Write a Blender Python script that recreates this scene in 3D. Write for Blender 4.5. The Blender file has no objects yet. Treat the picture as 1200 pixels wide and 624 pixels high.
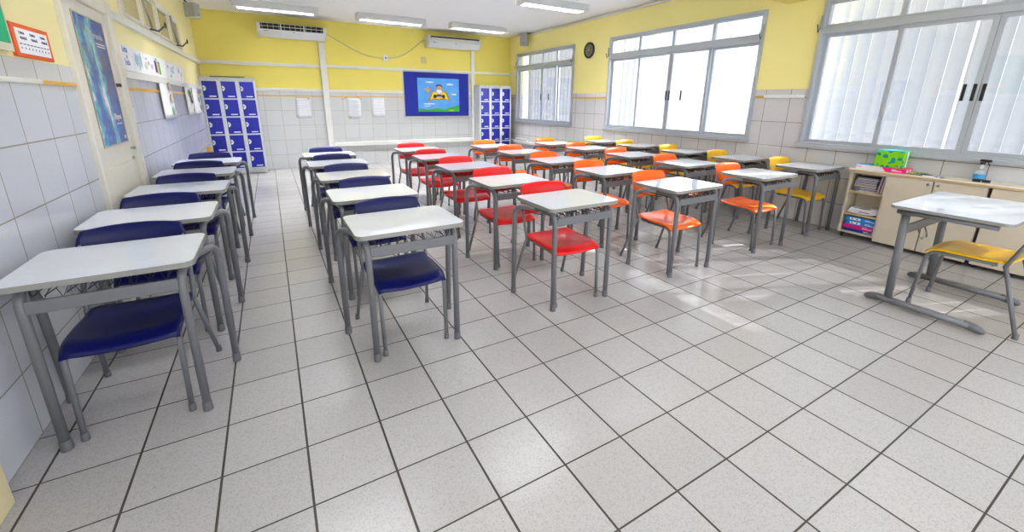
import bpy, bmesh, math, random
from mathutils import Vector, Matrix
random.seed(7)
U = 0.3                                   # one floor tile is 0.30 m; room coordinates below are in tiles
PI = math.pi
C = bpy.context.scene.collection
sc = bpy.context.scene
LX, RX, BY, CZ = -3.33, 18.9, 28.5, 10.0  # left wall, right wall, back wall, ceiling (tiles)

# ------------------------------------------------------------------ camera
cam_d = bpy.data.cameras.new('camera'); cam = bpy.data.objects.new('camera', cam_d); C.objects.link(cam)
cam.location = (0.10559*U, -4.46472*U, 4.7129*U)
cam.rotation_euler = (1.30157312, -0.00906825, -0.51455799)
cam_d.sensor_width = 36; cam_d.lens = 481.046/1200*36
cam_d.shift_x = (600-595.35)/1200; cam_d.shift_y = (252.33-312)/1200
cam_d.clip_start = 0.02; cam_d.clip_end = 200
sc.camera = cam
sc.view_settings.view_transform = 'Standard'; sc.view_settings.look = 'None'
sc.view_settings.gamma = 1; sc.view_settings.use_curve_mapping = False
sc.view_settings.exposure = 1.10

# ------------------------------------------------------------------ light
w = bpy.data.worlds.new('sky'); sc.world = w; w.use_nodes = True
bg = w.node_tree.nodes['Background']; bg.inputs['Color'].default_value = (0.86, 0.93, 1.0, 1); bg.inputs['Strength'].default_value = 0.9

def area(name, loc, rot, sx, sy, power, col=(1, 1, 1), spread=PI):
    d = bpy.data.lights.new(name, 'AREA'); d.shape = 'RECTANGLE'; d.size = sx; d.size_y = sy
    d.energy = power; d.color = col; d.spread = spread
    o = bpy.data.objects.new(name, d); C.objects.link(o); o.location = [v*U for v in loc]; o.rotation_euler = rot
    return o
for nm, ya, yb, pw in (('daylight_and_fill', -5.0, 4.7, 5), ('daylight_and_fill', 6.4, 16.2, 230), ('daylight_and_fill', 19.3, 27.4, 14)):
    area(nm, (RX+4.2, (ya+yb)/2, 5.9), (0, PI/2, 0), 5.8*U, (yb-ya)*U, pw, (0.92, 0.96, 1.0))
# added soft fill light where the unseen front wall is left out
area('daylight_and_fill', (7.5, -13.2, 6.5), (math.radians(80), 0, 0), 20*U, 7*U, 24, (0.96, 0.97, 1.0))
sun_d = bpy.data.lights.new('sun', 'SUN'); sun_d.energy = 15; sun_d.angle = 0.0046; sun_d.color = (1, 0.97, 0.92)
sun = bpy.data.objects.new('sun', sun_d); C.objects.link(sun)
sun.rotation_euler = Vector((0.80, -0.33, 0.62)).to_track_quat('Z', 'Y').to_euler()

# ------------------------------------------------------------------ materials
def lin(c): return tuple((x/12.92 if x <= 0.04045 else ((x+0.055)/1.055)**2.4) for x in c)
def hexc(h): return lin([int(h[i:i+2], 16)/255 for i in (0, 2, 4)]) + (1,)
MATS = {}
def mat(name, col, rough=0.5, metal=0.0, coat=0.0, noise=0.0, nscale=30, bump=0.0, spec=0.5, trans=0.0, emis=None, es=0.0):
    if name in MATS: return MATS[name]
    m = bpy.data.materials.new(name); m.use_nodes = True; nt = m.node_tree; b = nt.nodes['Principled BSDF']
    c = hexc(col) if isinstance(col, str) else tuple(col)+(1,)
    b.inputs['Base Color'].default_value = c; b.inputs['Roughness'].default_value = rough
    b.inputs['Metallic'].default_value = metal; b.inputs['Coat Weight'].default_value = coat
    b.inputs['Specular IOR Level'].default_value = spec; b.inputs['Transmission Weight'].default_value = trans
    if emis: b.inputs['Emission Color'].default_value = hexc(emis); b.inputs['Emission Strength'].default_value = es
    n = nt.nodes.new('ShaderNodeTexNoise'); n.inputs['Scale'].default_value = nscale; n.inputs['Detail'].default_value = 4
    tc = nt.nodes.new('ShaderNodeTexCoord'); nt.links.new(tc.outputs['Object'], n.inputs['Vector'])
    r = nt.nodes.new('ShaderNodeMixRGB'); r.blend_type = 'MULTIPLY'
    k = max(noise, 0.03)
    cr = nt.nodes.new('ShaderNodeValToRGB'); cr.color_ramp.elements[0].color = (1-k, 1-k, 1-k, 1); cr.color_ramp.elements[1].color = (1, 1, 1, 1)
    cr.color_ramp.elements[0].position = 0.3; cr.color_ramp.elements[1].position = 0.7
    nt.links.new(n.outputs['Fac'], cr.inputs['Fac']); r.inputs['Fac'].default_value = 1
    r.inputs['Color1'].default_value = c; nt.links.new(cr.outputs['Color'], r.inputs['Color2']); nt.links.new(r.outputs['Color'], b.inputs['Base Color'])
    if bump:
        bp = nt.nodes.new('ShaderNodeBump'); bp.inputs['Strength'].default_value = bump; bp.inputs['Distance'].default_value = 0.002
        nt.links.new(n.outputs['Fac'], bp.inputs['Height']); nt.links.new(bp.outputs['Normal'], b.inputs['Normal'])
    MATS[name] = m
    return m

class NT:                                  # tiny node helper
    def __init__(s, m): s.m = m; s.nt = m.node_tree; s.b = s.nt.nodes['Principled BSDF']
    def n(s, t, **k):
        x = s.nt.nodes.new(t)
        for a, v in k.items(): setattr(x, a, v)
        return x
    def l(s, a, b): s.nt.links.new(a, b)
    def math(s, op, a, b=None, c=None):
        x = s.n('ShaderNodeMath', operation=op)
        for i, v in enumerate((a, b, c)):
            if v is None: continue
            if isinstance(v, (int, float)): x.inputs[i].default_value = v
            else: s.l(v, x.inputs[i])
        return x.outputs[0]
    def mix(s, f, a, b):
        x = s.n('ShaderNodeMixRGB')
        for i, v in zip((0, 1, 2), (f, a, b)):
            if isinstance(v, (int, float)): x.inputs[i].default_value = v
            elif isinstance(v, tuple): x.inputs[i].default_value = v
            else: s.l(v, x.inputs[i])
        return x.outputs[0]

def joint(h, coord, off, width):           # 1 inside a joint every tile, coord in metres
    t = h.math('SUBTRACT', h.math('DIVIDE', coord, U), off)
    f = h.math('ABSOLUTE', h.math('SUBTRACT', h.math('FRACT', h.math('ADD', t, 0.5)), 0.5))
    return h.math('LESS_THAN', f, width)

def floor_material():
    m = bpy.data.materials.new('floor_tiles'); m.use_nodes = True; h = NT(m)
    g = h.n('ShaderNodeNewGeometry'); sp = h.n('ShaderNodeSeparateXYZ'); h.l(g.outputs['Position'], sp.inputs[0])
    x, y = sp.outputs['X'], sp.outputs['Y']
    j = h.math('MAXIMUM', joint(h, x, 0.0, 0.0145), joint(h, y, 0.0, 0.0105))
    v = h.n('ShaderNodeTexVoronoi'); v.inputs['Scale'].default_value = 240; h.l(g.outputs['Position'], v.inputs['Vector'])
    sr = h.n('ShaderNodeSeparateColor'); h.l(v.outputs['Color'], sr.inputs[0])
    speck = h.math('MULTIPLY', h.math('GREATER_THAN', sr.outputs[0], 0.72), h.math('LESS_THAN', v.outputs['Distance'], 0.62))
    n = h.n('ShaderNodeTexNoise'); n.inputs['Scale'].default_value = 1.1; n.inputs['Detail'].default_value = 5; h.l(g.outputs['Position'], n.inputs['Vector'])
    # every tile a hair different
    cx = h.math('FLOOR', h.math('DIVIDE', x, U)); cy = h.math('FLOOR', h.math('DIVIDE', y, U))
    cb = h.n('ShaderNodeCombineXYZ'); h.l(cx, cb.inputs[0]); h.l(cy, cb.inputs[1])
    wn = h.n('ShaderNodeTexWhiteNoise'); h.l(cb.outputs[0], wn.inputs['Vector'])
    base = h.mix(wn.outputs['Value'], hexc('a7a5a6'), hexc('afadae'))
    base = h.mix(h.math('MULTIPLY', n.outputs['Fac'], 0.25), base, hexc('a29b96'))
    base = h.mix(h.math('MULTIPLY', speck, 0.3), base, hexc('7c7877'))
    # grout: dirty, darkness varies along the joint
    n2 = h.n('ShaderNodeTexNoise'); n2.inputs['Scale'].default_value = 3.5; n2.inputs['Detail'].default_value = 3; h.l(g.outputs['Position'], n2.inputs['Vector'])
    gr = h.mix(n2.outputs['Fac'], hexc('26241f'), hexc('453f37'))
    col = h.mix(j, base, gr)
    h.l(col, h.b.inputs['Base Color'])
    h.l(h.math('ADD', h.math('MULTIPLY', j, 0.5), 0.235), h.b.inputs['Roughness'])
    bp = h.n('ShaderNodeBump'); bp.inputs['Strength'].default_value = 0.6; bp.inputs['Distance'].default_value = 0.002
    h.l(h.math('SUBTRACT', 1.0, j), bp.inputs['Height']); h.l(bp.outputs['Normal'], h.b.inputs['Normal'])
    return m

def wall_material(name, axis, off, yellow, tile, grout='9a948a'):
    m = bpy.data.materials.new(name); m.use_nodes = True; h = NT(m)
    g = h.n('ShaderNodeNewGeometry'); sp = h.n('ShaderNodeSeparateXYZ'); h.l(g.outputs['Position'], sp.inputs[0])
    s = sp.outputs[axis]; z = sp.outputs['Z']
    j = h.math('MAXIMUM', joint(h, s, off, 0.011), joint(h, z, 0.0, 0.011))
    n = h.n('ShaderNodeTexNoise'); n.inputs['Scale'].default_value = 1.3; n.inputs['Detail'].default_value = 6; h.l(g.outputs['Position'], n.inputs['Vector'])
    f = h.n('ShaderNodeTexNoise'); f.inputs['Scale'].default_value = 160; f.inputs['Detail'].default_value = 2; h.l(g.outputs['Position'], f.inputs['Vector'])
    cs = h.math('FLOOR', h.math('SUBTRACT', h.math('DIVIDE', s, U), off)); cz = h.math('FLOOR', h.math('DIVIDE', z, U))
    cb = h.n('ShaderNodeCombineXYZ'); h.l(cs, cb.inputs[0]); h.l(cz, cb.inputs[1])
    wn = h.n('ShaderNodeTexWhiteNoise'); h.l(cb.outputs[0], wn.inputs['Vector'])
    t0 = hexc(tile); t1 = tuple(c*0.93 for c in t0[:3]) + (1,)
    base = h.mix(wn.outputs['Value'], t0, t1)
    base = h.mix(h.math('MULTIPLY', h.math('GREATER_THAN', f.outputs['Fac'], 0.6), 0.14), base, hexc('a8a49c'))
    tiles = h.mix(j, base, hexc(grout))
    y0 = hexc(yellow); y1 = tuple(c*k for c, k in zip(y0[:3], (0.93, 0.92, 0.85))) + (1,)
    paint = h.mix(n.outputs['Fac'], y0, y1)
    up = h.math('GREATER_THAN', z, 5.33*U)
    h.l(h.mix(up, tiles, paint), h.b.inputs['Base Color'])
    h.l(h.math('ADD', 0.16, h.math('MULTIPLY', up, 0.5)), h.b.inputs['Roughness'])
    bp = h.n('ShaderNodeBump'); bp.inputs['Strength'].default_value = 0.5; bp.inputs['Distance'].default_value = 0.002
    h.l(h.math('MULTIPLY', h.math('SUBTRACT', 1.0, j), h.math('SUBTRACT', 1.0, up)), bp.inputs['Height']); h.l(bp.outputs['Normal'], h.b.inputs['Normal'])
    return m

def slat_material():
    m = bpy.data.materials.new('sunscreen_slats'); m.use_nodes = True; nt = m.node_tree; nt.nodes.clear(); 
    o = nt.nodes.new('ShaderNodeOutputMaterial'); a = nt.nodes.new('ShaderNodeBsdfTranslucent'); d = nt.nodes.new('ShaderNodeBsdfDiffuse'); t = nt.nodes.new('ShaderNodeBsdfTransparent')
    a.inputs[0].default_value = (0.075, 0.081, 0.092, 1); d.inputs[0].default_value = (0.62, 0.64, 0.68, 1); t.inputs[0].default_value = (0.93, 0.96, 1.0, 1)
    m1 = nt.nodes.new('ShaderNodeMixShader'); m2 = nt.nodes.new('ShaderNodeMixShader'); m1.inputs[0].default_value = 0.35; m2.inputs[0].default_value = 0.08
    nt.links.new(a.outputs[0], m1.inputs[1]); nt.links.new(d.outputs[0], m1.inputs[2]); nt.links.new(m1.outputs[0], m2.inputs[1]); nt.links.new(t.outputs[0], m2.inputs[2]); nt.links.new(m2.outputs[0], o.inputs[0])
    return m
def glass_material(name, tint=(1, 1, 1, 1), refl=0.06):
    m = bpy.data.materials.new(name); m.use_nodes = True; nt = m.node_tree; nt.nodes.clear()
    o = nt.nodes.new('ShaderNodeOutputMaterial'); t = nt.nodes.new('ShaderNodeBsdfTransparent'); g = nt.nodes.new('ShaderNodeBsdfGlossy')
    t.inputs[0].default_value = tint; g.inputs['Roughness'].default_value = 0.03; mx = nt.nodes.new('ShaderNodeMixShader'); mx.inputs[0].default_value = refl
    nt.links.new(t.outputs[0], mx.inputs[1]); nt.links.new(g.outputs[0], mx.inputs[2]); nt.links.new(mx.outputs[0], o.inputs[0])
    return m

M_FLOOR = floor_material()
M_LEFT = wall_material('left_wall', 'Y', 0.13, 'f2e8ae', 'cdd1dc')  # per-wall yellows put the lighting differences into one wall paint
M_BACK = wall_material('back_wall', 'X', -0.1, 'efdf6e', 'cdcfd0', 'aba391')
M_RIGHT = wall_material('right_wall', 'Y', 0.13, 'faee9c', 'd6d4d5', '8d7f6c')
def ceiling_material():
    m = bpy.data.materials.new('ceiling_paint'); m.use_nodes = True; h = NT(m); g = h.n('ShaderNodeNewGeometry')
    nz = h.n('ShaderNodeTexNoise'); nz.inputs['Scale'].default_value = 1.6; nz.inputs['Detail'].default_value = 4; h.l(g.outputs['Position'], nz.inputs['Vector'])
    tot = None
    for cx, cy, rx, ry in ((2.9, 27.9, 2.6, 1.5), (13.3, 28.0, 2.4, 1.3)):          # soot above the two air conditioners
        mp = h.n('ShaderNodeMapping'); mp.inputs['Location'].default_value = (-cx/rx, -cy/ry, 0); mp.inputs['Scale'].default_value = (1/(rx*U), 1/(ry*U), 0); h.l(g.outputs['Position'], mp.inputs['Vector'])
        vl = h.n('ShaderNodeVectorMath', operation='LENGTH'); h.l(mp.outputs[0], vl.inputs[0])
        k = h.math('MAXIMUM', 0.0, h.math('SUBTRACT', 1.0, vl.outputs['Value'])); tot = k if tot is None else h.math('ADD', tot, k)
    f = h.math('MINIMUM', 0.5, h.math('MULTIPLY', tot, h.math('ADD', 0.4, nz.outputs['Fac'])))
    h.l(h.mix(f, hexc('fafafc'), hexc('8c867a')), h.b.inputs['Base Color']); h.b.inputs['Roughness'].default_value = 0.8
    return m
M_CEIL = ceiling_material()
M_BEAM = mat('beam_paint', 'ead87c', 0.7, nscale=1)
M_SLAT = slat_material(); M_GLASS = glass_material('window_glass')
M_ALU = mat('aluminium_frame', 'b8bec6', 0.38, metal=0.35)
M_TOP = mat('white_laminate', 'dde2ec', 0.07, spec=0.5)
M_EDGE = mat('grey_edge_band', '8b8a87', 0.45)
M_TUBE = mat('grey_powder_coat', '6c6d71', 0.38, spec=0.5, noise=0.04)
M_CAP = mat('grey_plastic', '626367', 0.5)
M_WIRE = mat('dark_grey_wire', '2f3036', 0.4)
M_BLUE = mat('navy_plastic', '080e50', 0.32, spec=0.3, bump=0.08, nscale=400)
M_RED = mat('red_plastic', 'dc1218', 0.3, spec=0.35, bump=0.08, nscale=400)
M_ORANGE = mat('orange_plastic', 'ff6a14', 0.26, bump=0.08, nscale=400)
M_YELLOW = mat('yellow_plastic', 'fdc60a', 0.28, bump=0.08, nscale=400)
M_WHITE = mat('white_plastic', 'e6e6e2', 0.4)
M_CREAM = mat('cream_painted_wood', 'e3dfd2', 0.4, noise=0.04, nscale=6)
M_STRIPE = mat('ochre_stripe', 'd9a935', 0.4)
M_BLACK = mat('black_plastic', '17171a', 0.4)
M_DARK = mat('dark_recess', '141416', 0.8)
M_PAPER = mat('paper', 'f9faff', 0.7)
M_INK = mat('ink', '3c3f66', 0.8)
M_LOCKER = mat('locker_steel', 'd0d4d3', 0.4)
M_LBLUE = mat('locker_blue', '08128c', 0.32)
M_CAB = mat('cream_melamine', 'cfc3ae', 0.4, noise=0.04, nscale=8)
M_CABIN = mat('cream_melamine_inside', 'b8a684', 0.5)
M_CABTOP = mat('pale_worktop', 'eee4cf', 0.22, noise=0.06, nscale=4)
M_WOODEDGE = mat('tan_edge', 'c9ad84', 0.45, noise=0.15, nscale=20)
M_STEEL = mat('steel', 'a9abad', 0.3, metal=0.9)

# ------------------------------------------------------------------ mesh building
class MB:
    def __init__(s): s.bm = bmesh.new(); s.mi = 0; s.mats = []
    def m(s, material):
        if material not in s.mats: s.mats.append(material)
        s.mi = s.mats.index(material); return s
    def _new(s, vs, fs, smooth=False):
        v = [s.bm.verts.new(p) for p in vs]
        for f in fs:
            try:
                fc = s.bm.faces.new([v[i] for i in f]); fc.material_index = s.mi; fc.smooth = smooth
            except ValueError: pass
        return v
    def box(s, x0, x1, y0, y1, z0, z1, bev=0.0, seg=2):
        n0 = len(s.bm.faces)
        x0, x1 = sorted((x0, x1)); y0, y1 = sorted((y0, y1)); z0, z1 = sorted((z0, z1))
        vs = [(x, y, z) for z in (z0, z1) for y in (y0, y1) for x in (x0, x1)]
        v = s._new(vs, [(0, 2, 3, 1), (4, 5, 7, 6), (0, 1, 5, 4), (2, 6, 7, 3), (0, 4, 6, 2), (1, 3, 7, 5)])
        if bev > 0:
            es = list({e for q in v for e in q.link_edges})
            r = bmesh.ops.bevel(s.bm, geom=es, offset=bev, segments=seg, affect='EDGES', profile=0.5)
            for f in r['faces']: f.material_index = s.mi
        return s
    def tube(s, pts, r, seg=10, closed=False, caps=True, ry=None):
        pts = [Vector(p) for p in pts]; n = len(pts); rs = r if isinstance(r, (list, tuple)) else [r]*n
        T = []
        for i in range(n):
            a = pts[i-1] if (i > 0 or closed) else pts[i]; b = pts[(i+1) % n] if (i < n-1 or closed) else pts[i]
            T.append((b-a).normalized())
        up = Vector((0, 0, 1)) if abs(T[0].z) < 0.9 else Vector((0, 1, 0))
        N = (up - T[0]*up.dot(T[0])).normalized(); rings = []
        for i in range(n):
            if i: 
                q = T[i-1].rotation_difference(T[i]); N = q @ N; N = (N - T[i]*N.dot(T[i])).normalized()
            B = T[i].cross(N)
            rings.append([s.bm.verts.new(pts[i] + N*math.cos(2*PI*k/seg)*rs[i] + B*math.sin(2*PI*k/seg)*(rs[i] if ry is None else ry)) for k in range(seg)])
        for i in range(n if closed else n-1):
            A, Bq = rings[i], rings[(i+1) % n]
            for k in range(seg):
                f = s.bm.faces.new((A[k], A[(k+1) % seg], Bq[(k+1) % seg], Bq[k])); f.smooth = True; f.material_index = s.mi
        if caps and not closed:
            for R, rev in ((rings[0], True), (rings[-1], False)):
                f = s.bm.faces.new(R[::-1] if rev else R); f.material_index = s.mi
        return s
    def prism(s, poly, axis, a, b, bev=0.0, top=None):   # poly in the two other axes, extruded along axis from a to b
        def P(u, v, t): return {'x': (t, u, v), 'y': (u, t, v), 'z': (u, v, t)}[axis]
        n = len(poly); lo = [s.bm.verts.new(P(u, v, a)) for u, v in poly]; hi = [s.bm.verts.new(P(u, v, b)) for u, v in poly]
        fs = [s.bm.faces.new(lo[::-1]), s.bm.faces.new(hi)]
        for f in fs: f.material_index = s.mi
        for i in range(n):
            f = s.bm.faces.new((lo[i], lo[(i+1) % n], hi[(i+1) % n], hi[i])); f.material_index = s.mi; f.smooth = False
        if top is not None:
            s.m(top); fs[1].material_index = s.mi
        return s
    def poly(s, pts):
        v = [s.bm.verts.new(p) for p in pts]; f = s.bm.faces.new(v); f.material_index = s.mi; return s
    def lathe(s, prof, c=(0, 0, 0), seg=20, axis='z'):
        rings = []
        for r, t in prof:
            ring = []
            for k in range(seg):
                a = 2*PI*k/seg; u, v = r*math.cos(a), r*math.sin(a)
                p = {'z': (u, v, t), 'y': (u, t, v), 'x': (t, u, v)}[axis]
                ring.append(s.bm.verts.new((p[0]+c[0], p[1]+c[1], p[2]+c[2])))
            rings.append(ring)
        for A, B in zip(rings, rings[1:]):
            for k in range(seg):
                f = s.bm.faces.new((A[k], A[(k+1) % seg], B[(k+1) % seg], B[k])); f.smooth = True; f.material_index = s.mi
        for R in (rings[0][::-1], rings[-1]):
            f = s.bm.faces.new(R); f.material_index = s.mi
        return s
    def build(s, name, parent=None, loc=None, rz=None):
        bmesh.ops.recalc_face_normals(s.bm, faces=s.bm.faces)
        me = bpy.data.meshes.new(name); s.bm.to_mesh(me); s.bm.free()
        for mm in s.mats: me.materials.append(mm)
        o = bpy.data.objects.new(name, me); C.objects.link(o)
        if parent: o.parent = parent
        if loc: o.location = loc
        if rz is not None: o.rotation_euler = (0, 0, rz)
        return o
def B(material): return MB().m(material)

def thing(name, label, cat, loc=(0, 0, 0), rz=0, group=None, kind=None):
    o = bpy.data.objects.new(name, None); C.objects.link(o); o.location = [v*U for v in loc]; o.rotation_euler = (0, 0, rz)
    o.empty_display_size = 0.05
    if kind: o['kind'] = kind
    else: o['label'] = label; o['category'] = cat
    if group: o['group'] = group
    return o
def tag(o, label, cat, group=None):
    o['label'] = label; o['category'] = cat
    if group: o['group'] = group
    return o
def struct(name, mb, parent=None):
    o = mb.build(name, parent)
    if not parent: o['kind'] = 'structure'
    return o
def copy_tree(o, parent=None):
    c = o.copy(); C.objects.link(c)
    if parent: c.parent = parent
    for ch in list(o.children): copy_tree(ch, c)
    return c
def T(*v): return [a*U for a in v]
def fillet(pts, r, n=6):                   # round the inner corners of a polyline
    pts = [Vector(p) for p in pts]; out = [pts[0]]
    for i in range(1, len(pts)-1):
        a, b, c = pts[i-1], pts[i], pts[i+1]; d1 = (a-b); d2 = (c-b); t = min(r, d1.length*0.49, d2.length*0.49)
        p, q = b+d1.normalized()*t, b+d2.normalized()*t
        for k in range(n+1):
            s = k/n; out.append(p*(1-s)**2 + b*2*s*(1-s) + q*s*s)
    out.append(pts[-1]); return out
def rrect(x0, x1, y0, y1, r, n=5):
    out = []
    for cx, cy, a0 in ((x1-r, y1-r, 0), (x0+r, y1-r, 90), (x0+r, y0+r, 180), (x1-r, y0+r, 270)):
        for k in range(n+1):
            a = math.radians(a0+90*k/n); out.append((cx+r*math.cos(a), cy+r*math.sin(a)))
    return out
def text_mesh(txt, size, material, parent, name, loc, shear=0.0):   # letters on a wall-facing plate, reading along local x, facing local -y
    cu = bpy.data.curves.new(name, 'FONT'); cu.body = txt; cu.size = size; cu.extrude = 0.0004; cu.shear = shear; cu.align_x = 'LEFT'; cu.resolution_u = 3
    t = bpy.data.objects.new('tmp', cu); C.objects.link(t)
    me = bpy.data.meshes.new_from_object(t, depsgraph=bpy.context.evaluated_depsgraph_get()); bpy.data.objects.remove(t)
    me.transform(Matrix.Rotation(PI/2, 4, 'X')); me.materials.clear(); me.materials.append(material)
    o = bpy.data.objects.new(name, me); C.objects.link(o); o.parent = parent; o.location = loc
    return o
RL, RR = PI/2, -PI/2                       # yaw of things facing the room on the left and the right wall; local -y faces the room

# ================================================================== STRUCTURE
y_front = -13.0
struct('floor', B(M_FLOOR).box(*T(LX-0.6, RX+0.6, y_front, BY+0.6, -0.4, 0)))
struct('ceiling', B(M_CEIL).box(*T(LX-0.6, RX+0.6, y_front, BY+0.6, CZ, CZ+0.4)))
struct('wall_back', B(M_BACK).box(*T(LX-0.6, RX+0.6, BY, BY+0.6, 0, CZ)))
# right wall with three window openings
WZ0, WZ1 = 3.12, 8.56
WIN = [(-4.84, 4.46), (6.6, 16.0), (19.5, 27.2)]
rw = B(M_RIGHT)
rw.box(*T(RX, RX+0.6, y_front, BY, 0, WZ0)); rw.box(*T(RX, RX+0.6, y_front, BY, WZ1, CZ))
ys = [y_front] + [v for q in WIN for v in q] + [BY]
for a, b in zip(ys[0::2], ys[1::2]): rw.box(*T(RX, RX+0.6, a, b, WZ0, WZ1))
struct('wall_right', rw)
# left wall with a door opening and a strip of high windows
DY0, DY1, DZ = 7.74, 11.25, 7.15
VY0, VY1, VZ0, VZ1 = 12.5, 22.9, 6.98, 8.5
lw = B(M_LEFT)
lw.box(*T(LX-0.6, LX, y_front, DY0, 0, CZ)); lw.box(*T(LX-0.6, LX, DY0, DY1, DZ, CZ)); lw.box(*T(LX-0.6, LX, DY1, VY0, 0, CZ))
lw.box(*T(LX-0.6, LX, VY0, VY1, 0, VZ0)); lw.box(*T(LX-0.6, LX, VY0, VY1, VZ1, CZ)); lw.box(*T(LX-0.6, LX, VY1, BY, 0, CZ))
struct('wall_left', lw)
# corridor wall seen through the high windows
M_CORR = mat('corridor_yellow', '7c6d2c', 0.8)
struct('wall_corridor', B(M_CORR).box(*T(LX-6.2, LX-6.0, 4, BY, 0, CZ+2)))
struct('trim_1', B(M_BEAM).box(*T(LX, RX, 5.0, 5.9, 8.63, CZ)))              # ceiling beam
# rails, stripes and ducts on the walls
n = [1]
def trim(mb): n[0] += 1; return struct('trim_%d' % n[0], mb)
trim(B(M_WHITE).box(*T(LX, 3.62, BY-0.12, BY, 6.88, 7.08), 0.004)); trim(B(M_WHITE).box(*T(4.02, 15.12, BY-0.12, BY, 6.93, 7.13), 0.004))
trim(B(M_WHITE).box(*T(15.42, RX, BY-0.12, BY, 6.95, 7.12), 0.004)); trim(B(M_WHITE).box(*T(RX-0.12, RX, 27.3, BY-0.12, 6.95, 7.12), 0.004))
trim(B(M_WHITE).box(*T(LX, LX+0.13, 11.27, BY-0.12, 6.78, 6.98), 0.004))
trim(B(M_WHITE).box(*T(LX, 3.62, BY-0.08, BY, 5.30, 5.48), 0.004)); trim(B(M_WHITE).box(*T(4.02, 15.12, BY-0.08, BY, 5.28, 5.46), 0.004)); trim(B(M_WHITE).box(*T(18.3, RX, BY-0.08, BY, 5.28, 5.46), 0.004))
trim(B(M_WHITE).box(*T(LX, LX+0.1, 11.27, BY-0.1, 5.27, 5.48), 0.004))
trim(B(M_STRIPE).box(*T(LX, RX, BY-0.03, BY, 4.95, 5.02)))
trim(B(M_STRIPE).box(*T(LX, LX+0.04, 6.2, 7.72, 4.94, 5.01))); trim(B(M_STRIPE).box(*T(LX, LX+0.05, 11.27, BY, 4.93, 5.02)))
trim(B(M_WHITE).box(*T(LX, LX+0.04, y_front, 6.2, 4.94, 5.02), 0.002))
trim(B(M_STRIPE).box(*T(RX-0.04, RX, 16.05, 19.4, 4.98, 5.08))); trim(B(M_STRIPE).box(*T(RX-0.04, RX, 6.2, 6.55, 4.98, 5.08))); trim(B(M_WHITE).box(*T(RX-0.04, RX, 4.6, 6.2, 4.98, 5.1)))
trim(B(M_STRIPE).box(*T(RX-0.04, RX, 27.2, BY, 4.95, 5.03)))
# pipe ducts for the air conditioners and the low duct
trim(B(M_WHITE).box(*T(3.62, 4.02, BY-0.25, BY, 1.42, 8.55), 0.01)); trim(B(M_WHITE).box(*T(15.12, 15.42, BY-0.22, BY, 1.72, 8.7), 0.01))
trim(B(M_WHITE).box(*T(4.02, 15.3, BY-0.25, BY, 1.42, 1.72), 0.01))
trim(B(M_WHITE).box(*T(15.3, RX, BY-0.22, BY, 1.3, 1.5), 0.01)); trim(B(M_WHITE).box(*T(RX-0.22, RX, 20.5, BY-0.25, 1.28, 1.5), 0.01))
trim(B(M_WHITE).box(*T(RX-0.12, RX, 5.9, 25.1, 9.82, 9.93), 0.004))
# left door casing at the very edge of the frame
trim(B(mat('old_cream_trim', 'ddd0a6', 0.5)).box(*T(LX, LX+0.2, -1.2, 1.8, 0, 0.9), 0.005))

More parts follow.
